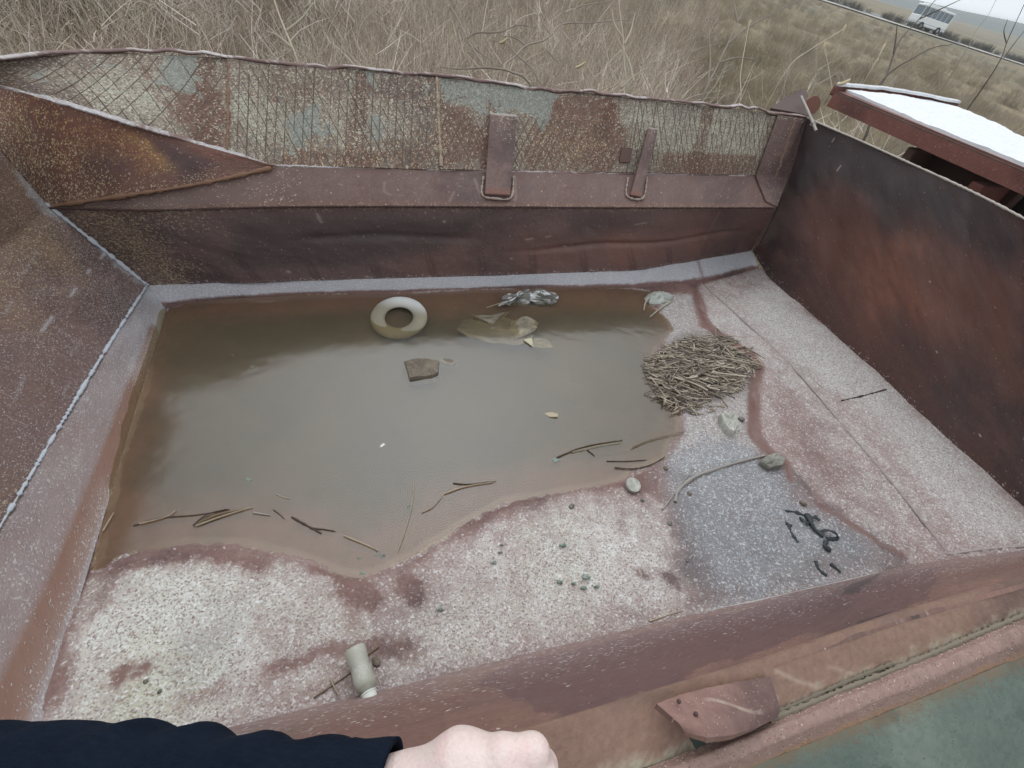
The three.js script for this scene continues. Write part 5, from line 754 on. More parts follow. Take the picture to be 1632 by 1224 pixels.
// ───────── ground, road, hills ─────────
const GROUND = -0.9;
const gy = (x, z) => { const r = Math.hypot(x, z), k = ss(5, 30, r), Zf = -z; let h = GROUND + k * (-0.09 * x + 0.05 * Zf) * (r > 220 ? 220 / r : 1); const q = ss(70, 30, r) * 0.9 + 0.1; h += ((bil(F1, x / 23, z / 23) - 0.5) * 0.5 * ss(4, 12, r) + (bil(F2, x / 9, z / 9) - 0.5) * 0.22) * q; return h; };
const hitGround = (px, py) => { const d = ray(px, py).normalize(); let t = 1.5; for (let i = 0; i < 4000; i++) { const p = V(0, CAM_H, 0).addScaledVector(d, t); const e = p.y - gy(p.x, p.z); if (e < 0.01) return p; t += Math.max(0.02, e * 0.5); if (t > 2500) break; } return null; };
{
  const nr = 90, na = 220, pos = [], uv = [], col = [], idx = [];
  for (let i = 0; i <= nr; i++) for (let j = 0; j <= na; j++) {
    const r = i ? 0.5 * Math.pow(620 / 0.5, i / nr) : 0.01, a = j / na * 6.28318, x = Math.sin(a) * r, z = -Math.cos(a) * r; pos.push(x, gy(x, z), z); uv.push(x / 5, z / 5);
    const n = bil(F1, x / 37 + 0.2, z / 37), m = bil(F2, x / 11, z / 11), f = bil(F5, x / 160, z / 160), g = ss(0.35, 0.65, n * 0.6 + f * 0.4); col.push(lerp(0.95, 0.72, g) * lerp(0.8, 1.1, m), lerp(0.88, 0.75, g) * lerp(0.8, 1.1, m), lerp(0.78, 0.66, g) * lerp(0.8, 1.1, m));
  }
  for (let i = 0; i < nr; i++) for (let j = 0; j < na; j++) { const a = i * (na + 1) + j; idx.push(a, a + na + 1, a + 1, a + 1, a + na + 1, a + na + 2); }
  const g = new THREE.BufferGeometry(); g.setAttribute('position', new THREE.Float32BufferAttribute(pos, 3)); g.setAttribute('uv', new THREE.Float32BufferAttribute(uv, 2)); g.setAttribute('color', new THREE.Float32BufferAttribute(col, 3)); g.setIndex(idx); g.computeVertexNormals();
  if (g.attributes.normal.getY(5000) < 0) { for (let i = 0; i < idx.length; i += 3) { const t = idx[i]; idx[i] = idx[i + 1]; idx[i + 1] = t; } g.setIndex(idx); g.computeVertexNormals(); }
  const t = paint(1024, 1024, 5, 5, (u, v, fu, fv, o) => { const a = bil(F1, fu, fv), b = bil(F3, fu * 2, fv * 2), c = bil(F4, fu * 5, fv * 5), d = bil(F4, fu * 9 + 0.3, fv * 3); o[0] = 112 + a * 44 + (c - 0.5) * 70; o[1] = 104 + a * 38 + (c - 0.5) * 64; o[2] = 88 + a * 26 + (c - 0.5) * 54; if (d > 0.62) mixTo(o, [172, 158, 130], (d - 0.62) * 2.2); if (b > 0.6) mixTo(o, [84, 84, 62], (b - 0.6) * 1.6); o[3] = c * 0.6 + b * 0.4; o[4] = 0.95; });
  structure('ground', g, texMat(t, 0.03, { vertexColors: true }), 'structure', 'dry winter grassland');
}
// road along the far edge, its line read where it crosses the view
const roadA = hitGround(1420, 36), roadB = hitGround(1600, 94);
const roadDir = roadB.clone().sub(roadA).setY(0).normalize(), roadSide = V(-roadDir.z, 0, roadDir.x); if (roadSide.dot(roadA) < 0) roadSide.negate();
const ribbon = (off, w, lift, n = 260, L0 = -320, L1 = 160) => {
  const pos = [], uv = [], idx = []; const base = roadA.clone();
  for (let i = 0; i <= n; i++) { const s = lerp(L0, L1, i / n); for (const e of [-w / 2, w / 2]) { const p = base.clone().addScaledVector(roadDir, s).addScaledVector(roadSide, off + e); pos.push(p.x, gy(p.x, p.z) + lift, p.z); uv.push(s / 5, e / 5); } }
  for (let i = 0; i < n; i++) { const a = 2 * i; idx.push(a, a + 1, a + 2, a + 1, a + 3, a + 2); }
  const g = new THREE.BufferGeometry(); g.setAttribute('position', new THREE.Float32BufferAttribute(pos, 3)); g.setAttribute('uv', new THREE.Float32BufferAttribute(uv, 2)); g.setIndex(idx); g.computeVertexNormals(); return g;
};
{
  const mk = (a, b) => { const t = paint(256, 256, 5, 5, (u, v, fu, fv, o) => { const n = bil(F2, fu, fv), c = bil(F4, fu * 3, fv * 3); for (let k = 0; k < 3; k++) o[k] = lerp(a[k], b[k], n) + (c - 0.5) * 36; o[3] = c; o[4] = 0.9; }); return texMat(t, 0.02, { side: THREE.DoubleSide }); };
  structure('road_shoulder', ribbon(0, 3.4, 0.1), mk([158, 152, 142], [188, 182, 170]), 'structure', 'pale gravel shoulder of the road'); structure('road', ribbon(4.6, 6, 0.12), mk([112, 112, 114], [134, 133, 134]), 'structure', 'grey road across the plain');
  // far hills: a low ridge along the horizon
  const pos = [], idx = [], n = 200; for (let i = 0; i <= n; i++) { const az = lerp(-1.9, 1.9, i / n), r = 480, x = Math.sin(az) * r, z = -Math.cos(az) * r, y0 = gy(x, z), hgt = 3 + 5 * bil(F1, i / n * 1.7, 0.3) + 1.2 * bil(F2, i / n * 4, 0.6); for (const [rr, hh] of [[0, -6], [20, hgt * 0.55], [45, hgt], [80, hgt * 0.5], [130, -8]]) { const k = (r + rr) / r; pos.push(x * k, y0 + hh, z * k); } }
  for (let i = 0; i < n; i++) for (let j = 0; j < 4; j++) { const a = i * 5 + j; idx.push(a, a + 5, a + 1, a + 1, a + 5, a + 6); }
  const g = new THREE.BufferGeometry(); g.setAttribute('position', new THREE.Float32BufferAttribute(pos, 3)); g.setIndex(idx); g.computeVertexNormals(); structure('hills', g, std('#6f7470', 0.95, { side: THREE.DoubleSide }), 'structure', 'low hills on the horizon');
}

// ───────── vegetation ─────────
// stems are thin tapered blades of three sides, bent as they rise
function stems(list, sides = 3) { // list of {p0, dir, len, r, bend(V), n}
  const pos = [], nor = [], idx = [];
  for (const s of list) {
    const n = s.n ?? 4, base = pos.length / 3, p = s.p0.clone(), d = s.dir.clone().normalize();
    for (let i = 0; i <= n; i++) {
      const t = i / n, r = s.r * (1 - t * (s.taper ?? 0.75)); const x = V(d.y, -d.x, 0.02).normalize(), y = d.clone().cross(x).normalize();
      for (let k = 0; k < sides; k++) { const a = k / sides * 6.28318, e = x.clone().multiplyScalar(Math.cos(a)).addScaledVector(y, Math.sin(a)); pos.push(p.x + e.x * r, p.y + e.y * r, p.z + e.z * r); nor.push(e.x, e.y, e.z); }
      p.addScaledVector(d, s.len / n); d.addScaledVector(s.bend, 1 / n); if (s.kink) d.add(V((s.rnd() - 0.5) * s.kink, (s.rnd() - 0.5) * s.kink * 0.6, (s.rnd() - 0.5) * s.kink)); d.normalize();
    }
    for (let i = 0; i < n; i++) for (let k = 0; k < sides; k++) { const a = base + i * sides + k, b = base + i * sides + (k + 1) % sides; idx.push(a, b, a + sides, b, b + sides, a + sides); }
  }
  const g = new THREE.BufferGeometry(); g.setAttribute('position', new THREE.Float32BufferAttribute(pos, 3)); g.setAttribute('normal', new THREE.Float32BufferAttribute(nor, 3)); g.setIndex(idx); return g;
}
const ball = (r) => { const a = r() * 6.28; return V(Math.cos(a), 0, Math.sin(a)); };
function tuft(seed, { count, h, spread, lean, r, bend, twig = 0, kink = 0, leaf = 0 }) {
  const R = rng(seed), L = [];
  for (let i = 0; i < count; i++) {
    const o = ball(R).multiplyScalar(Math.sqrt(R()) * spread), out = ball(R), len = h * lerp(0.55, 1.1, R()), dir = V(0, 1, 0).addScaledVector(out, lean * R()), b = ball(R).multiplyScalar(bend * (R() - 0.2)).add(V(0, -bend * 0.35 * R(), 0)), rr = r * lerp(0.7, 1.3, R());
    L.push({ p0: o, dir, len, r: rr, bend: b, n: 5, kink, rnd: R });
    if (twig && R() < twig) { const m = 1 + (R() * 4 | 0); for (let k = 0; k < m; k++) { const t = lerp(0.3, 0.9, R()), p = o.clone().addScaledVector(dir.clone().normalize(), len * t); L.push({ p0: p, dir: dir.clone().normalize().multiplyScalar(0.6).addScaledVector(ball(R), 0.8), len: len * lerp(0.12, 0.4, R()), r: rr * 0.55, bend: ball(R).multiplyScalar(0.5), n: 3, kink, rnd: R }); } }
    if (leaf && R() < leaf) { const t = lerp(0.2, 0.9, R()), p = o.clone().addScaledVector(dir.clone().normalize(), len * t); L.push({ p0: p, dir: V(0, 0.6, 0).add(ball(R)), len: 0.12 + R() * 0.2, r: 0.006, bend: V(0, -1.6, 0), n: 4, taper: 0.95 }); }
  }
  return stems(L);
}
const inFrame = (p, m = 120) => { const q = toPx(p); return q[2] > 0.1 && q[0] > -m && q[0] < 1632 + m && q[1] > -m && q[1] < 1224; };
// back wall line and the neighbour deck keep their own room
const WALL_A = P(0, 97, 0.72), WALL_B = P(1285, 187, 0.72);
const behind = (x, z) => { const dx = WALL_B.x - WALL_A.x, dz = WALL_B.z - WALL_A.z, l = Math.hypot(dx, dz); return -((x - WALL_A.x) * dz - (z - WALL_A.z) * dx) / l * -1; };
function scatter(name, label, variants, mats, seed, n, place) {
  const R = rng(seed), M4 = new THREE.Matrix4(), Q = new THREE.Quaternion(), per = variants.map(() => []);
  for (let i = 0; i < n; i++) { const q = place(R); if (!q) continue; per[(R() * variants.length) | 0].push(q); }
  const o = new THREE.Group(); o.name = numbered(name); o.userData = { kind: 'stuff', label }; scene.add(o);
  variants.forEach((g, k) => { if (!per[k].length) return; const m = shadow(new THREE.InstancedMesh(g, mats[k % mats.length], per[k].length)); m.name = name + '_mass'; m.userData.kind = 'stuff'; per[k].forEach((q, i) => { Q.setFromEuler(new THREE.Euler((q.r1 ?? 0), q.yaw, (q.r2 ?? 0), 'YXZ')); M4.compose(V(q.x, q.y, q.z), Q, V(q.s, q.s * (q.sy ?? 1), q.s)); m.setMatrixAt(i, M4); m.setColorAt(i, new THREE.Color().setRGB(...q.c)); }); o.add(m); });
  return o;
}
const vegMat = (c) => std(c, 0.9, { side: THREE.DoubleSide });
const tone = (R, a, b) => { const t = R(), k = 0.7 + R() * 0.55; return a.map((v, i) => lerp(v, b[i], t) * k); };
const blocked = (x, z) => { const p = V(x, 0.3, z); const b = behind(x, z); const dz = WALL_B.z; return b < 0.75 || (x > 0.9 && x < 3.4 && -z < 4.4 && -z > 0) || (Math.hypot(x, z) < 1.5); };
const polar = (R, a0, a1, r0, r1, pw = 1) => { const az = lerp(a0, a1, R()), r = r0 * Math.pow(r1 / r0, Math.pow(R(), pw)); return [Math.sin(az) * r, -Math.cos(az) * r, r, az]; };
const reedV = [1, 2, 3, 4, 5, 6].map((k) => tuft(900 + k, { count: 26, h: 1.35, spread: 0.34, lean: 0.5, r: 0.0042, bend: 0.8, twig: 0.35, kink: 0.09, leaf: 0.5 }));
const twigV = [1, 2, 3, 4].map((k) => tuft(950 + k, { count: 20, h: 1.2, spread: 0.3, lean: 0.9, r: 0.0045, bend: 0.9, twig: 0.95, kink: 0.3 }));
const grassV = [1, 2, 3, 4].map((k) => tuft(980 + k, { count: 46, h: 0.42, spread: 0.22, lean: 1.0, r: 0.0032, bend: 1.7, kink: 0.05 }));
scatter('dry_reeds', 'thicket of dry straw coloured reeds behind the back wall', reedV, [vegMat('#c8bbac'), vegMat('#b3a798'), vegMat('#e2d8c8')], 31, 3000, (R) => {
  const [x, z, r, az] = polar(R, -1.25, 0.62, 2.0, 26); if (blocked(x, z)) return null; if (az > 0.22 && r > 4.2 && R() < 0.93) return null; if (az > 0.42 && R() < 0.8) return null; if (az < -0.42 && R() < 0.75) return null;
  return { x, y: gy(x, z) - 0.03, z, yaw: R() * 6.28, s: lerp(0.62, 1.05, R()) * (az > 0.2 ? 0.72 : 1) * (r < 3.4 ? 0.9 : 1), r1: (R() - 0.5) * 0.4, r2: (R() - 0.5) * 0.4, c: tone(R, [0.95, 0.92, 0.87], [0.86, 0.8, 0.77]) };
});
scatter('twiggy_brush', 'mass of bare grey brown twigs behind the back wall', twigV, [vegMat('#9a8b7e'), vegMat('#cabdb1')], 32, 1900, (R) => {
  const [x, z, r, az] = polar(R, -1.25, 0.6, 2.0, 24); if (blocked(x, z) || behind(x, z) < 1.15) return null; if (az > 0.24 && r > 4.5 && R() < 0.9) return null; if (az > 0.42 && R() < 0.6) return null;
  return { x, y: gy(x, z) - 0.03, z, yaw: R() * 6.28, s: lerp(0.5, 0.95, R()) * (az > 0.3 ? 0.7 : 1), c: tone(R, [0.9, 0.85, 0.8], [0.8, 0.7, 0.66]) };
});
const paleV = [1, 2, 3, 4, 5].map((k) => tuft(1100 + k, { count: 7, h: 1.35, spread: 0.4, lean: 1.0, r: 0.0075, bend: 1.1, twig: 0.95, kink: 0.34 }));
scatter('pale_branches', 'pale bare branches tangled through the thicket', paleV, [vegMat('#ece6dc'), vegMat('#d8d2c9'), vegMat('#a8a097')], 36, 900, (R) => {
  const [x, z, r, az] = polar(R, -1.1, 0.55, 2.2, 14); if (blocked(x, z) || behind(x, z) < 1.45) return null; if (az > 0.22 && r > 4 && R() < 0.85) return null; if (az < -0.5 && R() < 0.6) return null;
  return { x, y: gy(x, z) - 0.03, z, yaw: R() * 6.28, s: lerp(0.6, 1.12, R()), r1: (R() - 0.5) * 0.5, r2: (R() - 0.5) * 0.5, c: tone(R, [1, 0.97, 0.92], [0.85, 0.8, 0.78]) };
});
scatter('dry_grass', 'tussocks of dry winter grass on the open ground', grassV, [vegMat('#bdb2a2'), vegMat('#aea396'), vegMat('#a69e92')], 33, 15000, (R) => {
  const [x, z, r, az] = polar(R, -1.3, 0.95, 1.8, 70, 0.75); if (blocked(x, z) && !(x > 0.9 && r < 5 && behind(x, z) > 0.3)) return null; if (x > 1.6 && x < 2.6 && -z > 1.6 && -z < 3.4) return null;
  const g = bil(F2, x / 9, z / 9); return { x, y: gy(x, z) - 0.02, z, yaw: R() * 6.28, s: lerp(0.6, 1.25, R()) * (0.55 + 0.8 * g) * (r > 20 ? 1.2 : 1), c: tone(R, [0.95, 0.9, 0.8], [0.8, 0.78, 0.7]) };
});
scatter('scrub', 'low brown green scrub on the bank', [1, 2, 3].map((k) => tuft(990 + k, { count: 60, h: 0.6, spread: 0.4, lean: 1.4, r: 0.004, bend: 1.2, twig: 0.8, kink: 0.4 })), [vegMat('#989286'), vegMat('#a59b8f')], 34, 750, (R) => {
  const left = R() < 0.55; const [x, z, r, az] = left ? polar(R, -0.95, -0.3, 4.5, 16) : polar(R, 0.2, 0.85, 6, 40); if (blocked(x, z)) return null; if (bil(F1, x / 14, z / 14) < 0.5 && !left) return null;
  return { x, y: gy(x, z) - 0.02, z, yaw: R() * 6.28, s: lerp(0.5, 1.3, R()), c: tone(R, [0.85, 0.8, 0.6], [0.8, 0.66, 0.5]) };
});
scatter('verge', 'dark strip of weeds along the far side of the road', [tuft(997, { count: 50, h: 0.9, spread: 0.7, lean: 0.9, r: 0.02, bend: 1, twig: 0.6, kink: 0.3 })], [vegMat('#6b675c')], 35, 900, (R) => { const s = lerp(-300, 120, R()), p = roadA.clone().addScaledVector(roadDir, s).addScaledVector(roadSide, 1.9 + R() * 0.8); return { x: p.x, y: gy(p.x, p.z) + 0.1, z: p.z, yaw: R() * 6.28, s: lerp(0.5, 1.0, R()), c: [0.9, 0.9, 0.9] }; });

// individual bare saplings and stems that stand out from the thicket
function branch(paths, r0) { return merge(paths.map(([pts, k = 1, tp = 0.35], i) => rod(pts, r0 * k, { taper: tp, wob: 0.12, seed: 60 + i, sides: 6, seg: Math.max(12, pts.length * 6) }))); }
const Z = (z, ...a) => a.map(([x, y, zz]) => D(x, y, zz ?? z));
const bark = std('#8f8478', 0.85), barkPale = std('#b0a692', 0.85), barkDark = std('#4f463e', 0.85);
const down = (px, py, z, gyTo) => { const a = D(px, py, z); const g = gy(a.x, a.z); return V(a.x + 0.05, g, a.z - 0.05); };
function plant(name, label, trunkPts, r, mat, twigs, cat = 'sapling', matT) { const base = trunkPts[0]; const o = thing(name, label, cat, base.clone()); part('stem', branch([[trunkPts, 1, 0.3]], r), mat, o); for (const t of twigs) part('twig', branch([t], r * 0.6), matT ?? mat, o); return o; }
plant('bare_sapling', 'spreading bare sapling right behind the middle of the rim', [down(850, 150, 2.55), ...Z(2.5, [843, 131], [804, 111, 2.45], [823, 88, 2.6], [838, 73, 2.65], [868, 64, 2.7], [895, 39, 2.85], [945, 36, 3], [1000, 31, 3.1])], 0.0095, bark, [
  [Z(2.45, [804, 111], [775, 108], [733, 110], [701, 107])], [Z(2.45, [772, 107], [750, 71, 2.5], [731, 32, 2.6], [713, 0, 2.7])], [Z(2.5, [745, 61], [757, 53], [797, 51], [827, 40], [855, 45])], [Z(2.55, [861, 133], [846, 108], [823, 88], [807, 71], [786, 65])], [Z(2.7, [895, 39], [893, 68], [893, 95])], [Z(2.65, [838, 73], [820, 60], [800, 58])], [Z(2.5, [750, 71], [770, 88], [781, 96])], [Z(2.9, [917, 38], [917, 15], [975, 2])]]);
plant('bare_sapling', 'thin bare sapling with a straight upright branch right of the spreading one', [down(870, 145, 2.7), ...Z(2.7, [868, 134], [869, 100], [872, 75], [876, 52], [882, 12], [886, -20])], 0.009, bark, [[Z(2.7, [871, 80], [885, 95], [893, 103])], [Z(2.7, [876, 54], [866, 38], [858, 18])]]);
plant('bare_sapling', 'pale forked sapling left of the reed patch near the right of the rim', [down(1000, 160, 2.8), ...Z(2.8, [998, 140], [995, 105], [993, 60], [988, 20], [984, -25])], 0.011, barkPale, [[Z(2.8, [995, 70], [1005, 50], [1012, 20])], [Z(2.8, [993, 60], [980, 40], [975, 12])], [Z(2.75, [1010, 130], [1003, 100], [985, 62])], [Z(2.75, [990, 140], [1015, 118], [1040, 105])]]);
plant('bare_sapling', 'leaning pale stem behind the left part of the rim', [down(480, 112, 2.6), ...Z(2.6, [474, 97], [462, 66], [450, 37], [437, 0], [428, -40])], 0.013, barkPale, [[Z(2.6, [455, 50], [480, 30], [500, 4])], [Z(2.6, [465, 75], [440, 55], [425, 50])]]);
plant('bare_sapling', 'tall grey sapling behind the right end of the rim', [down(1118, 190, 3.0), ...Z(3.0, [1122, 150], [1140, 112], [1160, 70], [1176, 35], [1196, -10])], 0.012, bark, [[Z(3.0, [1128, 138], [1132, 95], [1130, 60], [1128, 30])], [Z(3.0, [1160, 70], [1190, 45], [1240, 18], [1275, 0])], [Z(3.0, [1176, 35], [1170, 10], [1165, -10])], [Z(3.0, [1145, 100], [1175, 92], [1205, 95])]]);
plant('bare_sapling', 'dark bare sapling rising past the left end of the snowy deck', [down(1372, 240, 3.1), ...Z(3.1, [1377, 223], [1390, 160, 3.3], [1412, 122, 3.5], [1431, 70, 3.7], [1450, 46, 3.9], [1467, 28, 4], [1494, -4, 4.2])], 0.012, barkDark, [[Z(3.3, [1392, 146], [1418, 116, 3.4], [1455, 93, 3.6], [1487, 76, 3.8], [1518, 71, 4])], [Z(4, [1466, 30], [1500, 14], [1534, -2])], [Z(3.6, [1424, 85], [1428, 60], [1430, 38])]], 'sapling');
plant('bare_sapling', 'thin dark stem at the far right edge against the sky', [down(1590, 120, 5), ...Z(5, [1592, 100], [1604, 69], [1617, 40], [1630, 12], [1640, -10])], 0.010, barkDark, [[Z(5, [1600, 92], [1616, 70], [1640, 40])], [Z(5, [1604, 69], [1600, 50], [1606, 30])]]);
plant('bare_sapling', 'faint thin stem against the sky left of the dark stem', [down(1535, 110, 6), ...Z(6, [1540, 80], [1556, 48], [1574, 26], [1590, -6])], 0.008, bark, []);
for (const [pts, label] of [[[[1178, 168], [1180, 120], [1188, 70], [1194, 38]], 'pale upright reed stalk behind the right end of the rim'], [[[1330, 170], [1326, 140], [1317, 90], [1313, 74]], 'pale bent reed stalk left of the snowy deck'], [[[1255, 110], [1290, 80], [1330, 55], [1345, 46]], 'long slanting straw stalk above the corner lug'], [[[1392, 105], [1400, 92], [1405, 80], [1407, 76]], 'short pale seed stalk above the deck end'], [[[768, 60], [772, 30], [778, -5]], 'golden upright reed stalk behind the middle of the rim']]) {
  const p = Z(2.7, ...pts); const o = thing('reed_stalk', label, 'reed stalk', down(pts[0][0], pts[0][1], 2.7)); part('stem', rod([o.position.clone(), ...p], 0.0036, { taper: 0.5, sides: 6, wob: 0.1 }), std('#c4b9a2', 0.85), o); const e = p[p.length - 1]; const h = new THREE.SphereGeometry(0.009, 10, 8); h.scale(0.8, 2.4, 0.8); h.translate(e.x, e.y, e.z); part('seed_head', h, std('#cdbfa2', 0.9), o);
}
{ // curled dry leaves hanging in the branches
  for (const [x, y, label] of [[925, 105, 'curled yellow leaf hanging behind the middle of the rim'], [803, 66, 'yellow leaf on the spreading bare sapling'], [1345, 132, 'pale dry leaf left of the snowy deck']]) { const g = new THREE.SphereGeometry(0.022, 14, 10), p = g.attributes.position; for (let i = 0; i < p.count; i++) p.setXYZ(i, p.getX(i) * 1.5, p.getY(i) * 0.35 + 12 * p.getX(i) ** 2, p.getZ(i) * 0.8); g.rotateZ(0.6); g.computeVertexNormals(); const c = D(x, y, 2.5); g.translate(c.x, c.y, c.z); single('leaf', g, std('#a99b7b', 0.8), label, 'leaf'); }
  const R = rng(5), L = [], c = hitGround(455, 60); const a = D(372, 88, 2.5); for (let i = 0; i < 130; i++) L.push({ p0: V(a.x + (R() - 0.5) * 0.2, gy(a.x, a.z), a.z - 0.1 + (R() - 0.5) * 0.2), dir: V(0, 1, 0).addScaledVector(ball(R), 0.15 + 0.3 * R()), len: lerp(1.2, 1.95, R()), r: 0.0042, bend: ball(R).multiplyScalar(1.1).add(V(0, -0.9 * R(), 0)), n: 9, taper: 0.85 });
  const g = stems(L); single('grass_tussock', g, std('#b3ab94', 0.85, { side: THREE.DoubleSide }), 'pale arching grass tussock behind the left part of the rim', 'grass tussock');
}

{ // darker bushes on the bank at the left
  const R0 = [[95, 62, 'dark brown bush behind the left end of the rim', 71], [215, 30, 'olive brown bush right of the dark bush at the left', 72], [40, 15, 'dark bush at the top left corner of the bank', 73]];
  for (const [x, y, label, sd] of R0) {
    const c = hitGround(x, y + 34), o = thing('bush', label, 'bush', c); const k = Math.min(1, c.length() / 12);
    const mk = (count, h, r, s2) => { const g = tuft(s2, { count, h, spread: 0.75, lean: 1.5, r, bend: 1.1, twig: 0.95, kink: 0.5 }); g.scale(k * 1.2, k * 0.9, k * 1.2); g.translate(c.x, c.y, c.z); return g; };
    part('stems', mk(60, 1.0, 0.011, sd), vegMat('#5d5446'), o); part('foliage', mk(260, 0.95, 0.009, sd + 10), vegMat(sd === 72 ? '#8c8468' : '#6b6450'), o).userData.kind = 'stuff';
  }
}

// ───────── the neighbouring machine: a snow covered steel deck ─────────
{
  const o = thing('steel_deck', 'red brown steel deck covered with snow beyond the end wall', 'steel deck', V(1.95, GROUND, -2.4));
  const T = (x, y) => P(x, y, 0.8), fl = T(1330, 147), fr = T(1720, 309), bl = T(1522, 174), br = T(1790, 300), m1 = T(1400, 152), m2 = T(1470, 163);
  const rt_ = paint(512, 128, 1.6, 0.1, (u, v, fu, fv, o2) => { rust(o2, u, v, [96, 58, 52], [126, 74, 64], [140, 88, 74], 0.6); const n = bil(F2, u / 0.2, v / 0.2); mixTo(o2, [70, 66, 60], ss(0.86, 1, fv + (n - 0.5) * 0.1) * 0.7); speck(o2, u, v, 0.01, [190, 170, 160]); }), red = texMat(rt_, 0.002);
  const face = new Sheet([[fl.clone().add(V(0, -0.07, 0)), fr.clone().add(V(0, -0.07, 0))], [fl, fr]], { nu: 60, nv: 8, th: 0.05, relief: (u, v) => (bil(F2, u / 0.8, v / 0.8) - 0.5) * 0.01 }); part('front_beam', face.geometry(), red, o, 'red brown front beam of the deck');
  const top = new Sheet([[fl.clone().add(V(0.01, -0.012, 0)), fl.clone().lerp(fr, 0.5).add(V(0.01, -0.012, 0)), fr.clone().add(V(0.01, -0.012, 0))], [m2.clone().add(V(0, -0.012, 0)), bl.clone().lerp(br, 0.4).add(V(0, -0.012, 0)), br.clone().add(V(0, -0.012, 0))]], { nu: 40, nv: 20, th: 0.02, flip: true }); part('deck_plate', top.geometry(), red, o);
  const sn = paint(256, 256, 0.6, 0.6, (u, v, fu, fv, o2) => { const n = bil(F4, fu * 2, fv * 2), a = bil(F2, fu, fv); o2[0] = 206 + n * 22; o2[1] = 208 + n * 22; o2[2] = 212 + n * 22; o2[3] = n * 0.6 + a * 0.4; o2[4] = 0.85; });
  const e = (p, q, k) => p.clone().lerp(q, k);
  const snow = new Sheet([[e(fl, m2, 0.1), e(fl, fr, 0.25).lerp(bl, 0.05), e(fl, fr, 0.5).lerp(br, 0.05), e(fl, fr, 0.75).lerp(br, 0.05), fr], [m2, e(m2, bl, 0.75), e(bl, br, 0.35), e(bl, br, 0.65), br]].map((r) => r.map((p) => p.clone().add(V(0, 0.008, 0)))), { nu: 90, nv: 40, th: 0.02, flip: true, relief: (u, v) => 0.012 * bil(F2, u / 0.8, v / 0.8) + 0.003 * bil(F4, u / 0.4, v / 0.4) }); const sm = part('snow_cover', snow.geometry(), texMat(sn, 0.006), o, 'thin white snow cover on the deck');
  const fg = (pts, h, th) => { const s = new Sheet([pts.map((p) => p.clone().add(V(0, h - 0.05, 0))), pts.map((p) => p.clone().add(V(0, h, 0)))], { nu: 30, nv: 4, th }); return s.geometry(); };
  part('back_flange', fg([fl.clone().add(V(0.01, 0, -0.01)), m1.clone().add(V(0, 0, -0.02)), m2.clone().add(V(0, 0, -0.03)), bl], 0.03, 0.03), red, o, 'raised back flange of the deck'); 
  const fs = new Sheet([[fl, m1, m2, bl].map((p) => p.clone().add(V(0, 0.034, 0.005))), [fl, m1, m2, bl].map((p) => p.clone().add(V(0.01, 0.034, -0.05)))], { nu: 40, nv: 6, th: 0.012, flip: true, relief: (u, v) => 0.008 * bil(F2, u / 0.5, v) }); part('flange_snow', fs.geometry(), sm.material, o, 'strip of snow on the raised flange');
  const darkM = std('#2b2624', 0.85), box = (x, y, z, w, h, d, ry, m, nm) => { const b = new RoundedBoxGeometry(w, h, d, 2, 0.008); b.rotateY(ry); b.translate(x, y, z); part(nm, b, m, o); };
  const yaw = Math.atan2(fr.x - fl.x, -(fr.z - fl.z)) ; const along = fr.clone().sub(fl).normalize(), inn = V(-along.z, 0, along.x); if (inn.x < 0) inn.negate();
  const bx = (s, q, y, w, h, d, m, nm) => { const p = fl.clone().addScaledVector(along, s).addScaledVector(inn, q); box(p.x, y, p.z, w, h, d, Math.atan2(-along.z, along.x), m, nm); };
  bx(0.82, 0.22, 0.28, 0.5, 0.86, 0.05, std('#4a3632', 0.85), 'support_plate'); bx(0.6, 0.2, 0.5, 0.05, 0.42, 0.3, std('#5a453c', 0.85), 'support_plate'); bx(1.25, 0.3, 0.2, 0.5, 0.95, 0.06, darkM, 'support_plate'); bx(1.0, 0.12, 0.45, 0.06, 0.5, 0.2, std('#6a4038', 0.85), 'support_post'); bx(1.0, 0.45, -0.4, 1.5, 1.0, 0.5, darkM, 'chassis_box');
}

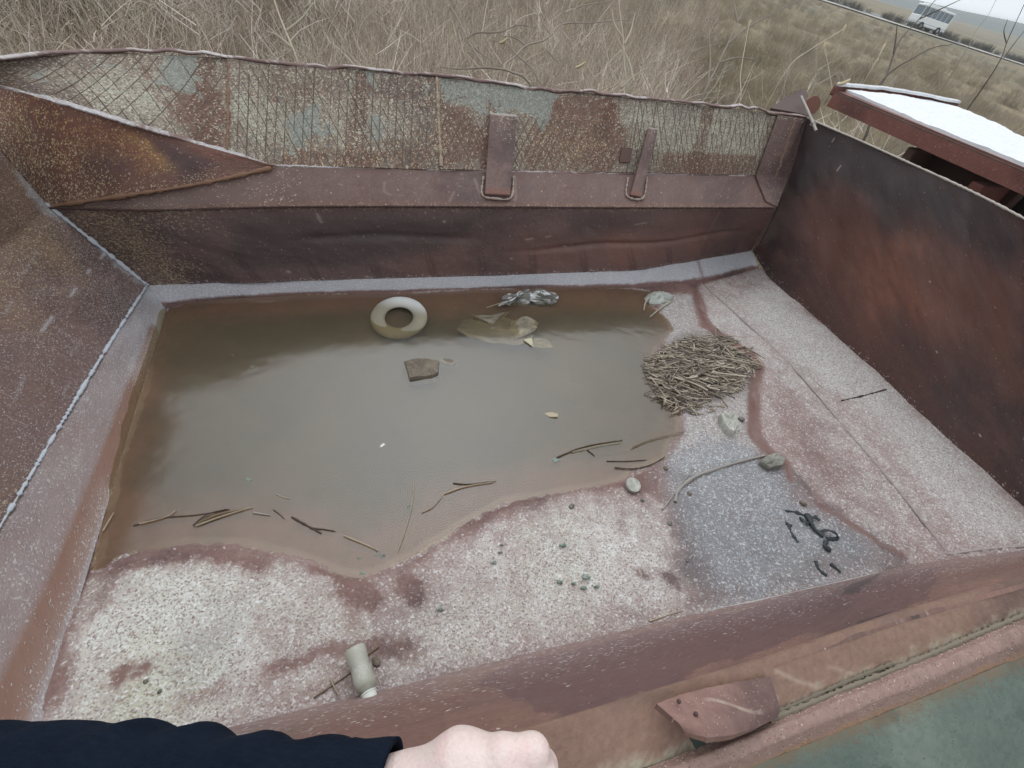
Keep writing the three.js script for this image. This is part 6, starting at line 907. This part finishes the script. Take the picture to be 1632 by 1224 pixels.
// ───────── the bus on the road ─────────
{
  let best = 1e9, at = null; for (let s = -250; s < 100; s += 0.25) { const q = roadA.clone().addScaledVector(roadDir, s).addScaledVector(roadSide, 2.6); q.y = gy(q.x, q.z) + 0.26; const e = Math.abs(toPx(q)[0] - 1472); if (toPx(q)[2] > 0 && e < best) { best = e; at = q; } }
  const base = at; const px = toPx(base.clone().addScaledVector(roadDir, 1)), p0 = toPx(base); const perM = Math.hypot(px[0] - p0[0], px[1] - p0[1]); let L = 4; for (; L < 11; L += 0.1) { const e0 = toPx(base.clone().addScaledVector(roadDir, -L / 2)), e1 = toPx(base.clone().addScaledVector(roadDir, L / 2)); if (Math.hypot(e0[0] - e1[0], e0[1] - e1[1]) > 50) break; } console.log('bus', base.toArray().map((v) => v.toFixed(1)).join(), 'len', L.toFixed(2));
  const o = thing('bus', 'white bus with dark windows on the far road', 'bus', base); const H = L * 0.43, W = L * 0.33;
  const M = new THREE.Matrix4().makeBasis(roadDir, V(0, 1, 0), roadDir.clone().cross(V(0, 1, 0))); const ev = gy(base.x + roadDir.x * 3, base.z + roadDir.z * 3) - gy(base.x - roadDir.x * 3, base.z - roadDir.z * 3); const sl = Math.atan2(ev, 6);
  const put = (nm, g, m) => { g.rotateZ(sl); g.applyMatrix4(M); g.translate(base.x, base.y, base.z); part(nm, g, m, o); };
  const white = std('#e4e6e6', 0.5), dark = std('#6d7983', 0.35), red = std('#9a3a36', 0.5), black = std('#1c1c1d', 0.8), grey = std('#8b9095', 0.5);
  const bx = (x, y, z, w, h, d, r = 0.04) => { const g = new RoundedBoxGeometry(w, h, d, 2, Math.min(r, w / 2.1, h / 2.1, d / 2.1)); g.translate(x, y, z); return g; };
  put('bus_body', bx(0, H * 0.3, 0, L, H * 0.44, W, 0.12), white); put('roof', bx(0, H * 0.96, 0, L * 0.98, H * 0.1, W * 0.96, 0.1), white); put('roof_rack', bx(-L * 0.1, H * 1.05, 0, L * 0.6, H * 0.05, W * 0.6), white);
  put('window_band', bx(0, H * 0.72, 0, L * 0.95, H * 0.42, W * 0.92, 0.1), dark);
  for (let k = 0; k <= 6; k++) for (const s of [-1, 1]) put('window_post', bx(lerp(-0.48, 0.48, k / 6) * L, H * 0.72, s * W * 0.462, L * 0.009, H * 0.42, 0.06), white);
  for (const s of [-1, 1]) { put('window_post', bx(L * 0.48, H * 0.72, s * W * 0.45, L * 0.025, H * 0.42, 0.14), white); }
  put('rear_panel', bx(L * 0.503, H * 0.36, 0, 0.06, H * 0.36, W * 0.86), red); put('bumper', bx(L * 0.5, H * 0.1, 0, 0.16, H * 0.09, W), grey); put('bumper', bx(-L * 0.5, H * 0.1, 0, 0.16, H * 0.09, W), grey); put('skirt_line', bx(0, H * 0.22, 0, L * 0.99, 0.05, W * 1.01), grey);
  for (const x of [-0.31, 0.27]) for (const s of [-1, 1]) { const g = new THREE.CylinderGeometry(H * 0.17, H * 0.17, 0.28, 24); g.rotateX(Math.PI / 2); g.translate(L * x, H * 0.09, s * W * 0.46); put('wheel', g, black); const h = new THREE.CylinderGeometry(H * 0.08, H * 0.08, 0.3, 16); h.rotateX(Math.PI / 2); h.translate(L * x, H * 0.09, s * W * 0.46); put('hub_cap', h, grey); }
}

scene.fog = new THREE.FogExp2(0xe9eff4, 0.0009);
renderer.render(scene, camera);
